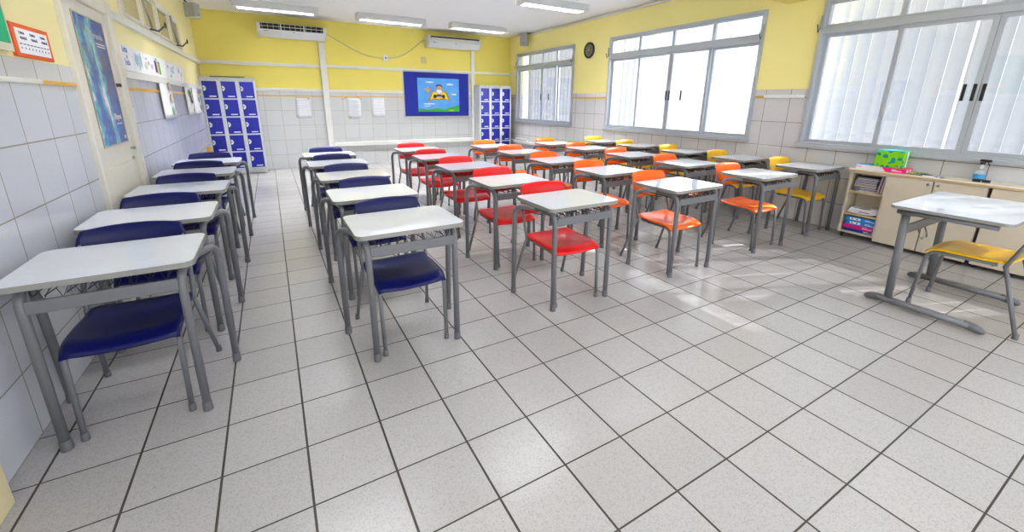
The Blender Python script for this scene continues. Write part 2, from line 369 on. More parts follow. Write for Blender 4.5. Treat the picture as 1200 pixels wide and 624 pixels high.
# ---------------- right wall windows
def window_unit(idx, ya, yb, handles):
    """ya near end, yb far end (tiles). Built in world metres."""
    root = thing('window_%d' % idx, None, None, (RX, (ya+yb)/2, WZ0), 0, kind='structure')
    W = (yb-ya)/2; H = WZ1-WZ0; TZ = 7.42-WZ0
    fr = B(M_ALU); t = 0.13
    fr.box(*T(-0.12, 0.35, -W, W, 0, t), 0.003); fr.box(*T(-0.12, 0.35, -W, W, H-t, H), 0.003)
    fr.box(*T(-0.12, 0.35, -W, -W+t, t, H-t), 0.003); fr.box(*T(-0.12, 0.35, W-t, W, t, H-t), 0.003)
    fr.box(*T(-0.14, 0.35, -W+t, W-t, TZ-0.11, TZ+0.11), 0.003)
    fr.box(*T(-0.2, 0.0, -W-0.05, W+0.05, -0.06, 0.06), 0.003)
    fr.build('frame', root)
    q = (2*W-2*t)/4
    for k in range(4):
        a = -W+t+q*k; b = a+q
        sp = B(M_ALU); s = 0.075
        x0, x1 = (-0.04, 0.08)
        z0, z1 = TZ+0.11, H-t
        sp.box(*T(x0, x1, a, b, z0, z0+0.1), 0.002); sp.box(*T(x0, x1, a, b, z1-0.1, z1), 0.002)
        sp.box(*T(x0, x1, a, a+s, z0+0.1, z1-0.1), 0.002); sp.box(*T(x0, x1, b-s, b, z0+0.1, z1-0.1), 0.002)
        so = sp.build('transom_sash', root)
        B(M_GLASS).box(*T(0.0, 0.02, a+s, b-s, z0+0.1, z1-0.1)).build('glass_pane', so)
        x0, x1 = (-0.06, 0.06) if k in (1, 2) else (0.1, 0.22)
        z0, z1 = t, TZ-0.11; ov = 0.06
        a2, b2 = a-ov*(k in (2, 3)), b+ov*(k in (0, 1)); s2 = 0.13
        if k == 1: b2 = b-0.005
        if k == 2: a2 = a+0.005
        sp = B(M_ALU)
        sp.box(*T(x0, x1, a2, b2, z0, z0+0.13), 0.002); sp.box(*T(x0, x1, a2, b2, z1-0.12, z1), 0.002)
        sp.box(*T(x0, x1, a2, a2+s2, z0+0.13, z1-0.12), 0.002); sp.box(*T(x0, x1, b2-s2, b2, z0+0.13, z1-0.12), 0.002)
        so = sp.build('sliding_sash', root)
        B(M_GLASS).box(*T((x0+x1)/2-0.01, (x0+x1)/2+0.01, a2+s2, b2-s2, z0+0.13, z1-0.12)).build('glass_pane', so)
    for hy in handles:
        B(M_BLACK).box(*T(-0.1, -0.05, hy-0.04, hy+0.04, 1.75, 2.25), 0.004).build('handle', root)
    for hy in (-W+0.02, W-0.02):
        st = B(M_STEEL).box(*T(-0.2, -0.13, hy-0.03, hy+0.03, TZ+0.05, TZ+0.55), 0.002)
        st.m(M_BLACK).tube([T(-0.16, hy, TZ+0.12), T(-0.28, hy, TZ-0.05), T(-0.36, hy+0.02, TZ+0.22)], 0.005, 6)
        st.build('transom_stay', root)
    # vertical slats of the sunscreen outside, each a shallow curved strip
    sl = B(M_SLAT); p = 0.45; x = 1.25; ns = int((2*W+1.2)/p)
    for k in range(ns+1):
        yc = -W-0.6+p*k
        rngx = [(-0.2215, 0.15), (-0.13, 0.055), (0.0, 0.0), (0.13, 0.055), (0.2215 if abs(yc+root.location.y/U-0.25) > 0.23 else 0.08, 0.15)]  # one slat cut narrower so a sun streak reaches the floor
        tw = 0.02*math.sin(k*2.3)
        A = [sl.bm.verts.new(T(x+dx+tw*dy*4, yc+dy, -0.5)) for dy, dx in rngx]; Bv = [sl.bm.verts.new(T(x+dx+tw*dy*4, yc+dy, H+2.2)) for dy, dx in rngx]
        for i in range(4):
            f = sl.bm.faces.new((A[i], A[i+1], Bv[i+1], Bv[i])); f.smooth = True
    sl.build('sunscreen_slats', root)
    return root
for idx, (q, hs) in zip((3, 2, 1), zip(WIN, ([-0.1+0.0, 0.1, 0.32], [-0.1, 0.1, -0.85], [0.1, -0.95]))):
    window_unit(idx, q[0], q[1], hs)

# ---------------- left wall: door and high windows
d = thing('door_1', None, None, (LX, (DY0+DY1)/2, 0), RL, kind='structure')
hw = (DY1-DY0)/2
fr = B(M_CREAM)
fr.box(*T(-hw, -hw+0.42, -0.1, 0.6, 0, DZ), 0.006, 3); fr.box(*T(hw-0.42, hw, -0.1, 0.6, 0, DZ), 0.006, 3); fr.box(*T(-hw+0.42, hw-0.42, -0.09, 0.6, DZ-0.35, DZ), 0.004)
fr.build('door_frame', d)
lf = B(M_CREAM).box(*T(-hw+0.43, hw-0.43, 0.0, 0.13, 0.03, DZ-0.35), 0.003)
for k in range(9):
    xx = -hw+0.62+k*0.25
    lf.box(*T(xx, xx+0.235, -0.03, 0.0, 0.5, 3.1), 0.002)
lf.build('door_leaf', d)
for z in (1.2, 4.2, 5.9):
    B(M_STEEL).tube([T(-hw+0.43, -0.05, z-0.18), T(-hw+0.43, -0.05, z+0.18)], 0.008, 8).build('hinge', d)
hd = B(M_STEEL)
hd.lathe([(0.001, -0.035), (0.012, -0.032), (0.013, -0.02), (0.008, -0.015), (0.008, 0.0), (0.02, 0.002)][::-1], tuple(T(hw-0.66, 0, 3.4)), 14, 'y')
hd.lathe([(0.018, -0.008), (0.018, 0)], tuple(T(hw-0.66, 0, 3.12)), 14, 'y'); hd.build('door_handle', d)
B(M_BLACK).lathe([(0.001, -0.03), (0.014, -0.028), (0.012, -0.01), (0.016, 0.0)], tuple(T(hw-0.62, 0, 5.05)), 12, 'y').build('latch', d)

hwn = thing('window_4', None, None, (LX, (VY0+VY1)/2, VZ0), RL, kind='structure')
W = (VY1-VY0)/2; H = VZ1-VZ0
fr = B(M_CREAM); fr.box(*T(-W, W, -0.05, 0.6, -0.08, 0.12), 0.003); fr.box(*T(-W, W, -0.05, 0.6, H-0.15, H), 0.003)
for k in range(5):
    xx = -W+0.1+(2*W-0.2)*k/4; fr.box(*T(xx-0.1, xx+0.1, -0.05, 0.6, 0.12, H-0.15), 0.003)
fr.build('frame', hwn)
for k in range(4):
    a = -W+0.2+(2*W-0.2)*k/4; b = a+(2*W-0.2)/4-0.2
    sp = B(M_CREAM)
    sp.box(*T(a, b, -0.08, 0.05, 0.12, 0.22), 0.002); sp.box(*T(a, b, -0.08, 0.05, H-0.28, H-0.15), 0.002)
    sp.box(*T(a, a+0.12, -0.08, 0.05, 0.22, H-0.28), 0.002); sp.box(*T(b-0.12, b, -0.08, 0.05, 0.22, H-0.28), 0.002)
    so = sp.build('hopper_sash', hwn)
    B(glass_material('corridor_glass', (0.8, 0.8, 0.72, 1), 0.04) if k == 0 else bpy.data.materials['corridor_glass']).box(*T(a+0.12, b-0.12, -0.02, 0.0, 0.22, H-0.28)).build('glass_pane', so)
    if k in (1, 3):
        B(M_STEEL).tube([T(a+0.1, -0.12, H-0.2), T(a+0.55, -0.16, 0.2)], 0.012, 8, ry=0.004).build('stay', hwn)
        lt = B(M_BLACK).tube([T(a+0.35, -0.15, 0.12), T(a+0.75, -0.3, 0.12), T(a+1.2, -0.42, 0.34)], 0.010, 8)
        ring = [Vector(T(a+1.32+0.12*math.cos(t), -0.44, 0.4+0.1*math.sin(t))) for t in [2*PI*i/12 for i in range(12)]]
        lt.tube(ring, 0.005, 6, closed=True); lt.build('latch', hwn)

# ================================================================== STUDENT DESK
def make_desk():
    r = thing('student_desk', '', 'desk')
    H = 0.747; th = 0.025
    tp = B(M_EDGE)
    pl = rrect(-0.302, 0.302, -0.216, 0.246, 0.045, 6)
    tp.prism(pl, 'z', H-th, H-0.0015)
    pi_ = rrect(-0.2995, 0.2995, -0.2135, 0.2435, 0.0425, 6)
    tp.m(M_TOP).prism(pi_, 'z', H-0.0015, H)
    tp.build('tabletop', r)
    for s in (-1, 1):
        zt = H-th-0.019
        front = fillet([(s*0.241, -0.192, 0.012), (s*0.243, -0.182, zt), (s*0.275, 0.0, zt)], 0.085, 7)
        rear = fillet([(s*0.336, 0.192, 0.012), (s*0.343, 0.175, zt-0.004), (s*0.275, 0.0, zt)], 0.10, 7)
        for path in (front, rear):
            lg = B(M_TUBE).tube(path, 0.0175, 12).build('leg', r)
            x, y = path[0].x, path[0].y
            B(M_CAP).lathe([(0.0208, 0.0), (0.0208, 0.004), (0.0192, 0.045), (0.018, 0.047)], (x, y, 0), 12).build('foot_cap', lg)
    B(M_TUBE).box(-0.232, 0.232, -0.196, -0.180, 0.617, 0.671, 0.004).build('modesty_bar', r)
    # wire book basket
    zb = H-th-0.055; bk = MB().m(M_WIRE); wr = 0.0028
    bk.tube(fillet([(-0.225, -0.14, H-th-0.002), (-0.225, -0.14, zb), (-0.225, 0.17, zb), (0.225, 0.17, zb), (0.225, -0.14, zb), (0.225, -0.14, H-th-0.002)], 0.02, 3), 0.003, 6)
    bk.tube([(-0.225, -0.02, zb), (0.225, -0.02, zb)], wr, 5)
    zz = []
    for k in range(17): zz.append((-0.215+0.43*k/16, -0.15 if k % 2 else -0.135, zb-0.012 if k % 2 else H-th-0.006))
    bk.tube(zz, wr, 5)
    zz = []
    for k in range(15): zz.append((-0.22+0.44*k/14, -0.14 if k % 2 else 0.16, zb))
    bk.tube(zz, wr, 5)
    zz = []
    for k in range(17): zz.append((-0.215+0.43*k/16, 0.168, zb if k % 2 else H-th-0.008))
    bk.tube(zz, wr, 5)
    for s in (-1, 1):
        bk.tube(fillet([(s*0.225, -0.02, zb), (s*0.262, -0.02, zb-0.004), (s*0.325, 0.165, zb+0.002)], 0.03, 4), 0.003, 6)
    bk.build('wire_basket', r)
    return r

# ================================================================== CHAIR
def shell(f, nu, nv, th, material):
    """closed curved shell; f(u,v)->(point, normal)"""
    mb = MB().m(material); top, bot = [], []
    for j in range(nv+1):
        rt, rb = [], []
        for i in range(nu+1):
            u, v = -1+2*i/nu, -1+2*j/nv; p, nrm = f(u, v)
            e = max(abs(u), abs(v)); t = th*(1.0 if e < 0.93 else 0.75)
            rt.append(mb.bm.verts.new(p+nrm*t/2)); rb.append(mb.bm.verts.new(p-nrm*t/2))
        top.append(rt); bot.append(rb)
    def q(a, b, c, d):
        fc = mb.bm.faces.new((a, b, c, d)); fc.smooth = True
    for j in range(nv):
        for i in range(nu):
            q(top[j][i], top[j][i+1], top[j+1][i+1], top[j+1][i]); q(bot[j][i], bot[j+1][i], bot[j+1][i+1], bot[j][i+1])
    for i in range(nu):
        q(top[0][i], bot[0][i], bot[0][i+1], top[0][i+1]); q(top[nv][i], top[nv][i+1], bot[nv][i+1], bot[nv][i])
    for j in range(nv):
        q(top[j][0], top[j+1][0], bot[j+1][0], bot[j][0]); q(top[j][nu], bot[j][nu], bot[j+1][nu], top[j+1][nu])
    return mb
def squ(u, v, s): return u*math.sqrt(max(0, 1-s*v*v/2)), v*math.sqrt(max(0, 1-s*u*u/2))
SEAT_Z = 0.420
def seat_f(u, v):
    # v=-1 front edge (towards the desk bar), v=1 rear
    x, y = squ(math.copysign(abs(u)**0.85, u), math.copysign(abs(v)**0.85, v), 0.22)
    z = SEAT_Z
    z -= 0.036*max(0, (-v-0.45)/0.55)**2.0             # waterfall front
    z += 0.012*max(0, (v-0.3)/0.7)**2
    z += 0.010*u*u - 0.014*(1-u*u)*(1-v*v)
    z -= 0.010*max(0, abs(u)-0.85)/0.15
    return Vector((x*0.209, y*0.205-0.008, z)), Vector((0, 0, 1))
def back_f(u, v):
    x, z = squ(math.copysign(abs(u)**0.85, u), math.copysign(abs(v)**0.85, v), 0.40)
    y = 0.262 + 0.028*z + 0.030*(1-u*u) - 0.018
    y += 0.016*max(0, (v-0.55)/0.45)**2 + 0.008*max(0, (-v-0.6)/0.4)**2
    return Vector((x*0.216, y+0.005, 0.690+z*0.118)), Vector((0, 1, 0))
def make_chair(name, plastic, noun):
    r = thing(name, '', noun)
    shell(seat_f, 20, 20, 0.011, plastic).build('seat', r)
    shell(back_f, 20, 14, 0.011, plastic).build('backrest', r)
    for s in (-1, 1):
        fl = fillet([(s*0.186, -0.212, 0.01), (s*0.190, -0.186, SEAT_Z-0.024), (s*0.190, 0.13, SEAT_Z-0.016)], 0.06, 6)
        lg = B(M_TUBE).tube(fl, 0.0115, 10).build('leg', r)
        B(M_CAP).lathe([(0.0152, 0.0), (0.0152, 0.004), (0.0135, 0.035), (0.012, 0.036)], (fl[0].x, fl[0].y, 0), 10).build('foot_cap', lg)
        rl = [Vector((s*0.243, 0.300, 0.01)), Vector((s*0.205, 0.165, SEAT_Z-0.01))]
        lg = B(M_TUBE).tube(rl, 0.0115, 10).build('leg', r)
        B(M_CAP).lathe([(0.0152, 0.0), (0.0152, 0.004), (0.0135, 0.035), (0.012, 0.036)], (rl[0].x, rl[0].y, 0), 10).build('foot_cap', lg)
        up = fillet([(s*0.205, 0.163, SEAT_Z-0.02), (s*0.208, 0.188, SEAT_Z+0.06), (s*0.200, 0.268, 0.735)], 0.05, 5)
        B(M_TUBE).tube(up, 0.0110, 10).build('back_post', r)
    for y in (-0.13, 0.11):
        B(M_TUBE).tube([(-0.186, y, SEAT_Z-0.026), (0.186, y, SEAT_Z-0.026)], 0.008, 8).build('seat_crossbar', r)
    return r

# ---------------- placing: six files of five
desk0 = make_desk(); chairs = {}
FILES = [
 ('A', -2.10, 0.00, [0, 2.66, 5.58, 8.42, 11.10], 'blue', M_BLUE, 'the left wall blue file'),
 ('B',  2.12, 0.00, [0, 2.83, 5.72, 8.68, 11.45], 'blue', M_BLUE, 'the free-standing blue file'),
 ('C',  6.13, 0.00, [0, 2.80, 5.85, 8.80, 11.75], 'red', M_RED, 'the red file'),
 ('D', 10.15, 0.00, [0, 2.80, 5.72, 8.72, 11.60], 'orange', M_ORANGE, 'the orange file beside the red'),
 ('E', 14.18, 0.02, [0, 2.80, 5.68, 8.64, 11.50], 'orange', M_ORANGE, 'the orange file beside the yellow'),
 ('F', 17.72, 0.14, [0, 2.70, 5.45, 8.45, 11.25], 'yellow', M_YELLOW, 'the yellow file')]
ORD = ['front', 'second', 'third', 'fourth', 'rearmost']
ORDL = ['at the front of', 'second from the front in', 'third from the front in', 'fourth from the front in', 'at the back end of']
first = True
for key, x, dy, offs, cname, cm, fl in FILES:
    for k, o_ in enumerate(offs):
        dk = desk0 if first else copy_tree(desk0); first = False
        jx = 0 if k == 0 else random.uniform(-0.05, 0.05)
        dk.location = T(x+jx, 3.20+dy+o_, 0); dk.rotation_euler = (0, 0, 0 if k == 0 else random.uniform(-0.012, 0.012))
        dk['label'] = 'white-topped grey tube desk %s %s' % (ORDL[k], fl); dk['group'] = 'student desks in rows'
        if cname not in chairs: chairs[cname] = ch = make_chair('student_chair', cm, 'chair')
        else: ch = copy_tree(chairs[cname])
        off = 0.0 if k == 0 else random.uniform(-0.04, 0.04)
        ch.location = T(x+jx+off-0.02, 3.37+dy+o_+(0.08 if cname in ('orange', 'yellow') else 0), 0); ch.rotation_euler = (0, 0, random.uniform(-0.02, 0.02))
        ch['label'] = '%s chair under the desk %s %s' % (cname, ORDL[k], fl); ch['group'] = '%s student chairs' % cname

# ================================================================== TEACHER DESK AND CHAIR
td = thing('teacher_desk', 'large white-topped desk on grey T-shaped legs in front of the cabinets', 'desk', (14.05, -1.7, 0))
H = 2.49*U
tp = B(M_EDGE).prism(rrect(*T(-1.6, 1.6, -0.98, 0.95), 0.05, 6), 'z', H-0.022, H-0.0015)
tp.m(M_TOP).prism(rrect(-0.4785, 0.4785, -0.98*U+0.0015, 0.95*U-0.0015, 0.0485, 6), 'z', H-0.0015, H); tp.build('tabletop', td)
for s in (-1, 1):
    x = 1.34*s
    lg = B(M_TUBE)
    lg.tube([T(x, 0.60, 0.2), T(x, 0.68, 2.3)], 0.025, 14, ry=0.017)
    lg.tube([T(x*1.10, 0.80, 2.35), T(x*1.10, -0.78, 2.35)], 0.017, 12, ry=0.019).box(*T(x, x*1.10, 0.5, 0.75, 2.28, 2.4)); lg.build('leg', td)
    B(M_TUBE).tube([T(x, 0.8, 0.14), T(x, -0.8, 0.14)], 0.024, 14, ry=0.030).build('foot_bar', td)
    for q in (1, -1):
        B(M_CAP).tube([T(x, q*y_, z_) for y_, z_ in ((0.72, 0.14), (0.78, 0.14), (0.88, 0.125), (0.97, 0.10), (1.02, 0.075), (1.04, 0.06))], [0.026, 0.0275, 0.0275, 0.024, 0.017, 0.006], 14).build('foot_cap', td)
mbm = B(M_TUBE).box(*T(-1.3, 1.3, 0.62, 0.68, 1.8, 2.02), 0.004); mbm.build('modesty_bar', td)
B(M_STEEL).tube(fillet([T(-0.62, 0.6, 1.85), T(-0.62, 0.5, 1.62), T(-0.5, 0.5, 1.6), T(-0.45, 0.5, 1.78), T(-0.36, 0.5, 1.78), T(-0.3, 0.5, 1.6), T(-0.2, 0.5, 1.62), T(-0.2, 0.6, 1.85)], 0.02, 4), 0.004, 6).build('bag_hook', td)
tc_ = copy_tree(chairs['yellow']); tc_.name = 'teacher_chair'; tc_.location = T(14.0, -2.05, 0); tc_.rotation_euler = (0, 0, PI); tc_.scale = (1.04, 1.04, 1.06)
del tc_['group']; tc_['label'] = 'yellow plastic chair facing the class behind the large desk'

# ================================================================== CABINETS
def cabinet(y0, y1, label, shelf):
    """front faces -x in the room; built with local x along the wall (from y1 down to y0)"""
    wd = (y1-y0)/2
    r = thing('cabinet', label, 'cabinet', (18.45, (y0+y1)/2, 0), RR)
    dp = 0.40; z0, z1 = 0.2, 2.44
    b = B(M_CAB)
    b.box(*T(-wd, -wd+0.07, -dp, dp, z0, z1), 0.001); b.box(*T(wd-0.07, wd, -dp, dp, z0, z1), 0.001)
    b.box(*T(-wd+0.07, wd-0.07, -dp, dp, z0, z0+0.07)); b.box(*T(-wd+0.07, wd-0.07, dp-0.05, dp, z0+0.07, z1)); b.box(*T(-wd+0.07, wd-0.07, -dp, dp-0.05, z1-0.06, z1))
    xs = -wd
    if shelf:
        b.box(*T(-wd+1.02, -wd+1.09, -dp, dp-0.05, z0+0.07, z1-0.06)); xs = -wd+1.06
    b.build('carcass', r)
    if shelf:
        for z in (0.86, 1.68):
            sb = B(M_CABIN).box(*T(-wd+0.07, -wd+1.02, -dp+0.03, dp-0.05, z, z+0.07)); sb.m(M_WOODEDGE).box(*T(-wd+0.07, -wd+1.02, -dp+0.01, -dp+0.03, z, z+0.07)); sb.build('shelf', r)
    nd = int(round((wd-xs)/1.12)); dw = (wd-xs)/nd
    for k in range(nd):
        a, c = xs+dw*k, xs+dw*(k+1)
        dr = B(M_CAB).box(*T(a+0.015, c-0.015, -dp-0.07, -dp-0.005, z0-0.08, z1-0.01), 0.002).build('door', r)
        lx = c-0.12 if k % 2 == 0 else a+0.12
        B(M_STEEL).lathe([(0.013, 0), (0.013, -0.004), (0.009, -0.007)], tuple(T(lx, -dp-0.07, z1-0.13)), 14, 'y').build('lock', dr)
    for xx in (-wd+0.12, wd-0.12):
        for yy in (-dp+0.1, dp-0.1):
            B(M_BLACK).lathe([(0.001, -0.012), (0.02, -0.011), (0.024, 0), (0.02, 0.011), (0.001, 0.012)], tuple(T(xx, yy, 0.085)), 14, 'x').box(*T(xx-0.05, xx+0.05, yy-0.05, yy+0.05, 0.14, 0.2)).build('caster', r)
    return r
cabinet(-1.17, 2.20, 'cream rolling cabinet with an open shelf bay at its left end', True)
cabinet(-4.60, -1.24, 'cream cabinet with closed doors behind the large desk, cut by the picture edge', False)
wt = B(M_CABTOP).box(*T(17.98, 18.86, -4.65, 2.26, 2.44, 2.54), 0.004)
wt.m(M_WOODEDGE).box(*T(17.965, 17.98, -4.64, 2.25, 2.45, 2.51)); tag(wt.build('worktop'), 'long pale worktop lying across the cream cabinets under the window', 'worktop')

# things in the open bay (world x 18.05.., y 1.17..2.1)
def rbox(name, mats, xr, yr, z0, z1, label, cat, group=None, rz=0, bev=0.002, deco=None):
    cx, cy = sum(xr)/2, sum(yr)/2; hx, hy = abs(yr[1]-yr[0])/2, abs(xr[1]-xr[0])/2
    r = thing(name, label, cat, (cx, cy, z0), RR+rz, group)
    return r, hx, hy, z1-z0
def binder(z0, h, col, y0, y1, label, spine=True, rz=0.0, g='ring binders in the open bay'):
    r, hx, hy, hh = rbox('binder', None, (18.08, 18.75), (y0, y1), z0, z0+h, label, 'binder', g, rz)
    m = mat('binder_'+col, col, 0.35)
    cv = B(m).box(*T(-hx, hx, -hy, -hy+0.02, 0, hh), 0.001); cv.box(*T(-hx, hx, -hy+0.02, hy, 0, 0.015)); cv.box(*T(-hx, hx, -hy+0.02, hy, hh-0.015, hh)); cv.build('cover', r)
    B(M_PAPER).box(*T(-hx+0.03, hx-0.04, -hy+0.06, hy-0.04, 0.015, hh-0.02)).build('pages', r)
    if spine:
        lb = B(M_PAPER).box(*T(-hx+0.13, -hx+0.45, -hy-0.004, -hy, hh*0.22, hh*0.78)); lb.m(M_BLACK)
        for a in (0.18, 0.33): lb.box(*T(-hx+a, -hx+a+0.04, -hy-0.007, -hy-0.004, hh*0.35, hh*0.65))
        lb.build('spine_label', r)
    t = B(M_PAPER)
    for k, (a, b_) in enumerate(((0.58, 0.72), (0.58, 0.84))): t.box(*T(-hx+a, -hx+b_, -hy-0.004, -hy, hh*(0.62-0.26*k), hh*(0.72-0.26*k)))
    t.build('spine_print', r)
    return r
zz0 = 0.275
binder(zz0, 0.11, '123a84', 1.20, 2.03, 'dark navy binder at the bottom of the stack in the open bay', False)
binder(zz0+0.112, 0.14, 'e01484', 1.22, 2.08, 'magenta pink binder lying between blue ones in the open bay', False)
binder(zz0+0.254, 0.14, '1878c8', 1.18, 2.03, 'bright blue binder lying directly on the magenta binder')
binder(zz0+0.396, 0.14, '1f84d2', 1.19, 2.05, 'bright blue binder on top of the binder stack in the open bay')
# loose papers on the middle shelf
for k in range(4):
    pp = MB().m(M_PAPER); z = 0.935+0.046*k; n_ = 8
    for i in range(n_):
        pass
    hx = 0.44-0.02*k
    vs = []
    for lay in (0, 1):
        for i in range(n_+1):
            for s in (-1, 1):
                x = -hx+2*hx*i/n_; vs.append(T(x, s*0.3, 0.035*lay+0.07*(abs(i-4)/4)**2*(1 if i > 4 else 0.4)))
    fs = []
    N = 2*(n_+1)
    for i in range(n_):
        a = 2*i; fs += [(a, a+1, a+3, a+2), (N+a, N+a+2, N+a+3, N+a+1), (a, a+2, N+a+2, N+a), (a+1, N+a+1, N+a+3, a+3)]
    fs += [(0, N, N+1, 1), (2*n_, 2*n_+1, N+2*n_+1, N+2*n_)]
    pp._new([tuple(v) for v in vs], fs)
    pp.m(M_BLACK)
    if k in (1, 3): pp.box(*T(-0.1, 0.2, -0.304, -0.3, 0.0+0.02*k, 0.02+0.02*k))
    o = pp.build('paper_sheaf', None, T(18.45, 1.63, z), RR+0.03*(k-1)); tag(o, ['flat sheaf of white papers lying lowest on the middle shelf', 'white paper sheaf with a dark printed band, second on the middle shelf', 'curled white paper sheaf, third up on the middle shelf', 'topmost curled white paper sheaf on the middle shelf'][k], 'papers', 'loose papers on the middle shelf')
# magazines on the upper shelf
cols = ['a9a8b0', '1c2858', '786e8a', '6a3048', 'a89432', '4f4d5a', '8c8994', '2c2838', '7c7488', '45405a', '8f8d9a', '1c1b22']
names = ['pale', 'navy', 'mauve', 'maroon', 'mustard', 'slate', 'light grey', 'dark plum', 'lilac grey', 'dusky violet', 'silver grey', 'near black']
z = 1.755
for k, c in enumerate(cols):
    t = 0.042
    xx = random.uniform(-0.03, 0.03)
    mg = B(mat('magazine_'+c, c, 0.4)).box(*T(-0.31, 0.31, -0.3, 0.3, 0, t*0.95), 0.0008)
    mg.m(M_PAPER).box(*T(-0.30, 0.30, -0.302, -0.29, t*0.4, t*0.55))
    o = mg.build('magazine', None, T(18.42, 1.70+xx, z), RR+random.uniform(-0.05, 0.05)); z += t
    tag(o, '%s magazine, number %s from the bottom of the upper shelf stack' % (names[k], ['one', 'two', 'three', 'four', 'five', 'six', 'seven', 'eight', 'nine', 'ten', 'eleven', 'twelve'][k]), 'magazine', 'magazines stacked on the upper shelf')
for k in range(3):
    o = B(mat('folder_'+str(k), ['b9a8bc', '6d5068', 'cfc6d4'][k], 0.5)).box(*T(-0.014, 0.014, -0.3, 0.3, 0, 0.60), 0.001).build('folder', None, T(18.42, 1.345-0.043*k, 1.765), RR)
    o.rotation_euler = (0, 0.08, RR); tag(o, ['pinkish folder leaning on the magazine stack', 'dark plum folder leaning between two paler ones', 'pale lilac folder leaning nearest the cabinet door'][k], 'folder', 'folders leaning on the upper shelf')
tag(B(mat('grey_tin', '6e6f75', 0.35)).lathe([(0.045, 0), (0.046, 0.003), (0.046, 0.040), (0.048, 0.041), (0.048, 0.052), (0.044, 0.054)], (0, 0, 0), 24).build('round_tin', None, T(18.24, 1.95, 1.755)), 'small dark grey round tin in front of the magazine stack', 'tin')

# things on the worktop
def leopard():
    m = bpy.data.materials.new('green_spotted_card'); m.use_nodes = True; h = NT(m)
    tcn = h.n('ShaderNodeTexCoord'); v = h.n('ShaderNodeTexVoronoi'); v.inputs['Scale'].default_value = 21; v.inputs['Randomness'].default_value = 0.9
    nz = h.n('ShaderNodeTexNoise'); nz.inputs['Scale'].default_value = 25; h.l(tcn.outputs['Object'], nz.inputs['Vector'])
    ad = h.n('ShaderNodeVectorMath', operation='MULTIPLY_ADD'); h.l(nz.outputs['Color'], ad.inputs[0]); ad.inputs[1].default_value = (0.03, 0.03, 0.03); h.l(tcn.outputs['Object'], ad.inputs[2])
    h.l(ad.outputs[0], v.inputs['Vector'])
    f = h.math('LESS_THAN', v.outputs['Distance'], 0.40)
    h.l(h.mix(f, hexc('7ccc08'), hexc('0a8c80')), h.b.inputs['Base Color']); h.b.inputs['Roughness'].default_value = 0.25
    return m
WZ = 2.54
fo = thing('ring_binder', 'white and blue ring binder lying left of and under the spotted box', 'binder', (18.45, 1.80, WZ), RR)
b_ = B(mat('white_cover', 'e4e6ea', 0.3)).box(*T(-0.32, 0.32, -0.30, -0.28, 0, 0.15), 0.001); b_.box(*T(-0.36, 0.36, -0.28, 0.28, 0, 0.015)); b_.m(mat('sky_blue_card', '4aa8ee', 0.4)).box(*T(-0.36, 0.36, -0.28, 0.28, 0.13, 0.148)); b_.build('cover', fo)
B(M_PAPER).box(*T(-0.33, 0.30, -0.26, 0.26, 0.015, 0.13)).build('pages', fo)
B(mat('pink_print', 'd86a92', 0.5)).box(*T(-0.30, -0.16, -0.304, -0.30, 0.07, 0.095)).build('spine_print', fo)
pk = thing('box_file', 'bright pink box file lying under the spotted green box', 'box', (18.36, 1.10, WZ), RR)
pb = B(mat('hot_pink_card', 'f0207c', 0.3)).box(*T(-0.36, 0.36, -0.30, 0.30, 0, 0.15), 0.003); pb.m(mat('white_cover', 'e4e6ea')).poly([tuple(T(*p)) for p in [(-0.358, -0.302, 0.002), (-0.16, -0.302, 0.002), (-0.27, -0.302, 0.148), (-0.358, -0.302, 0.148)]]); pb.build('shell', pk)
pr = B(M_PAPER).box(*T(0.0, 0.12, -0.304, -0.30, 0.085, 0.105)); pr.box(*T(0.0, 0.26, -0.304, -0.30, 0.05, 0.07)); pr.box(*T(0.36, 0.364, -0.2, -0.12, 0.04, 0.12)); pr.box(*T(0.36, 0.364, 0.02, 0.12, 0.04, 0.12)); pr.build('spine_print', pk)
gb = thing('spotted_box', 'lime green box with teal animal spots on the worktop', 'box', (18.40, 1.27, WZ+0.151), RR+0.03)
LP = leopard()
B(LP).box(*T(-0.37, 0.37, -0.27, 0.27, 0, 0.54), 0.003).build('shell', gb)
B(M_PAPER).box(*T(0.37, 0.374, 0.02, 0.1, 0.01, 0.53)).build('white_strip', gb)
B(mat('teal_lid', '20b8b0', 0.4)).box(*T(-0.37, 0.37, -0.27, 0.27, 0.54, 0.565), 0.002).build('lid', gb)
def printed(c1, c2):
    m = bpy.data.materials.new('printed_cover'); m.use_nodes = True; h = NT(m); nz = h.n('ShaderNodeTexNoise'); nz.inputs['Scale'].default_value = 22; nz.inputs['Detail'].default_value = 8
    tcn = h.n('ShaderNodeTexCoord'); h.l(tcn.outputs['Object'], nz.inputs['Vector']); f = h.math('GREATER_THAN', nz.outputs['Fac'], 0.52)
    h.l(h.mix(f, hexc(c1), hexc(c2)), h.b.inputs['Base Color']); h.b.inputs['Roughness'].default_value = 0.4; return m
for (cx, cy, c1, c2, lb, z, a) in ((18.38, 0.42, '6e7078', 'c9cdd4', 'grey printed booklet lying lowest on the worktop beside the pink box', WZ, 0.1), (18.42, 0.55, 'b8cc3e', '5b5e66', 'yellow-green and grey booklet lying on the grey booklets', WZ+0.03, -0.06), (18.3, 0.10, 'e8eaf0', '7d8088', 'white printed booklet end nearest the spray bottle', WZ, 0.12)):
    r = thing('booklet', lb, 'booklet', (cx, cy, z), RR+a, 'booklets on the worktop')
    B(printed(c1, c2)).box(*T(-0.24, 0.24, -0.2, 0.2, 0, 0.025), 0.0008).build('cover', r)
sb = thing('spray_bottle', 'clear spray bottle with black trigger and blue label on the worktop', 'bottle', (18.62, -0.78, WZ), RR)
M_CLEAR = mat('clear_plastic', (0.95, 0.97, 0.98), 0.08, trans=0.75)
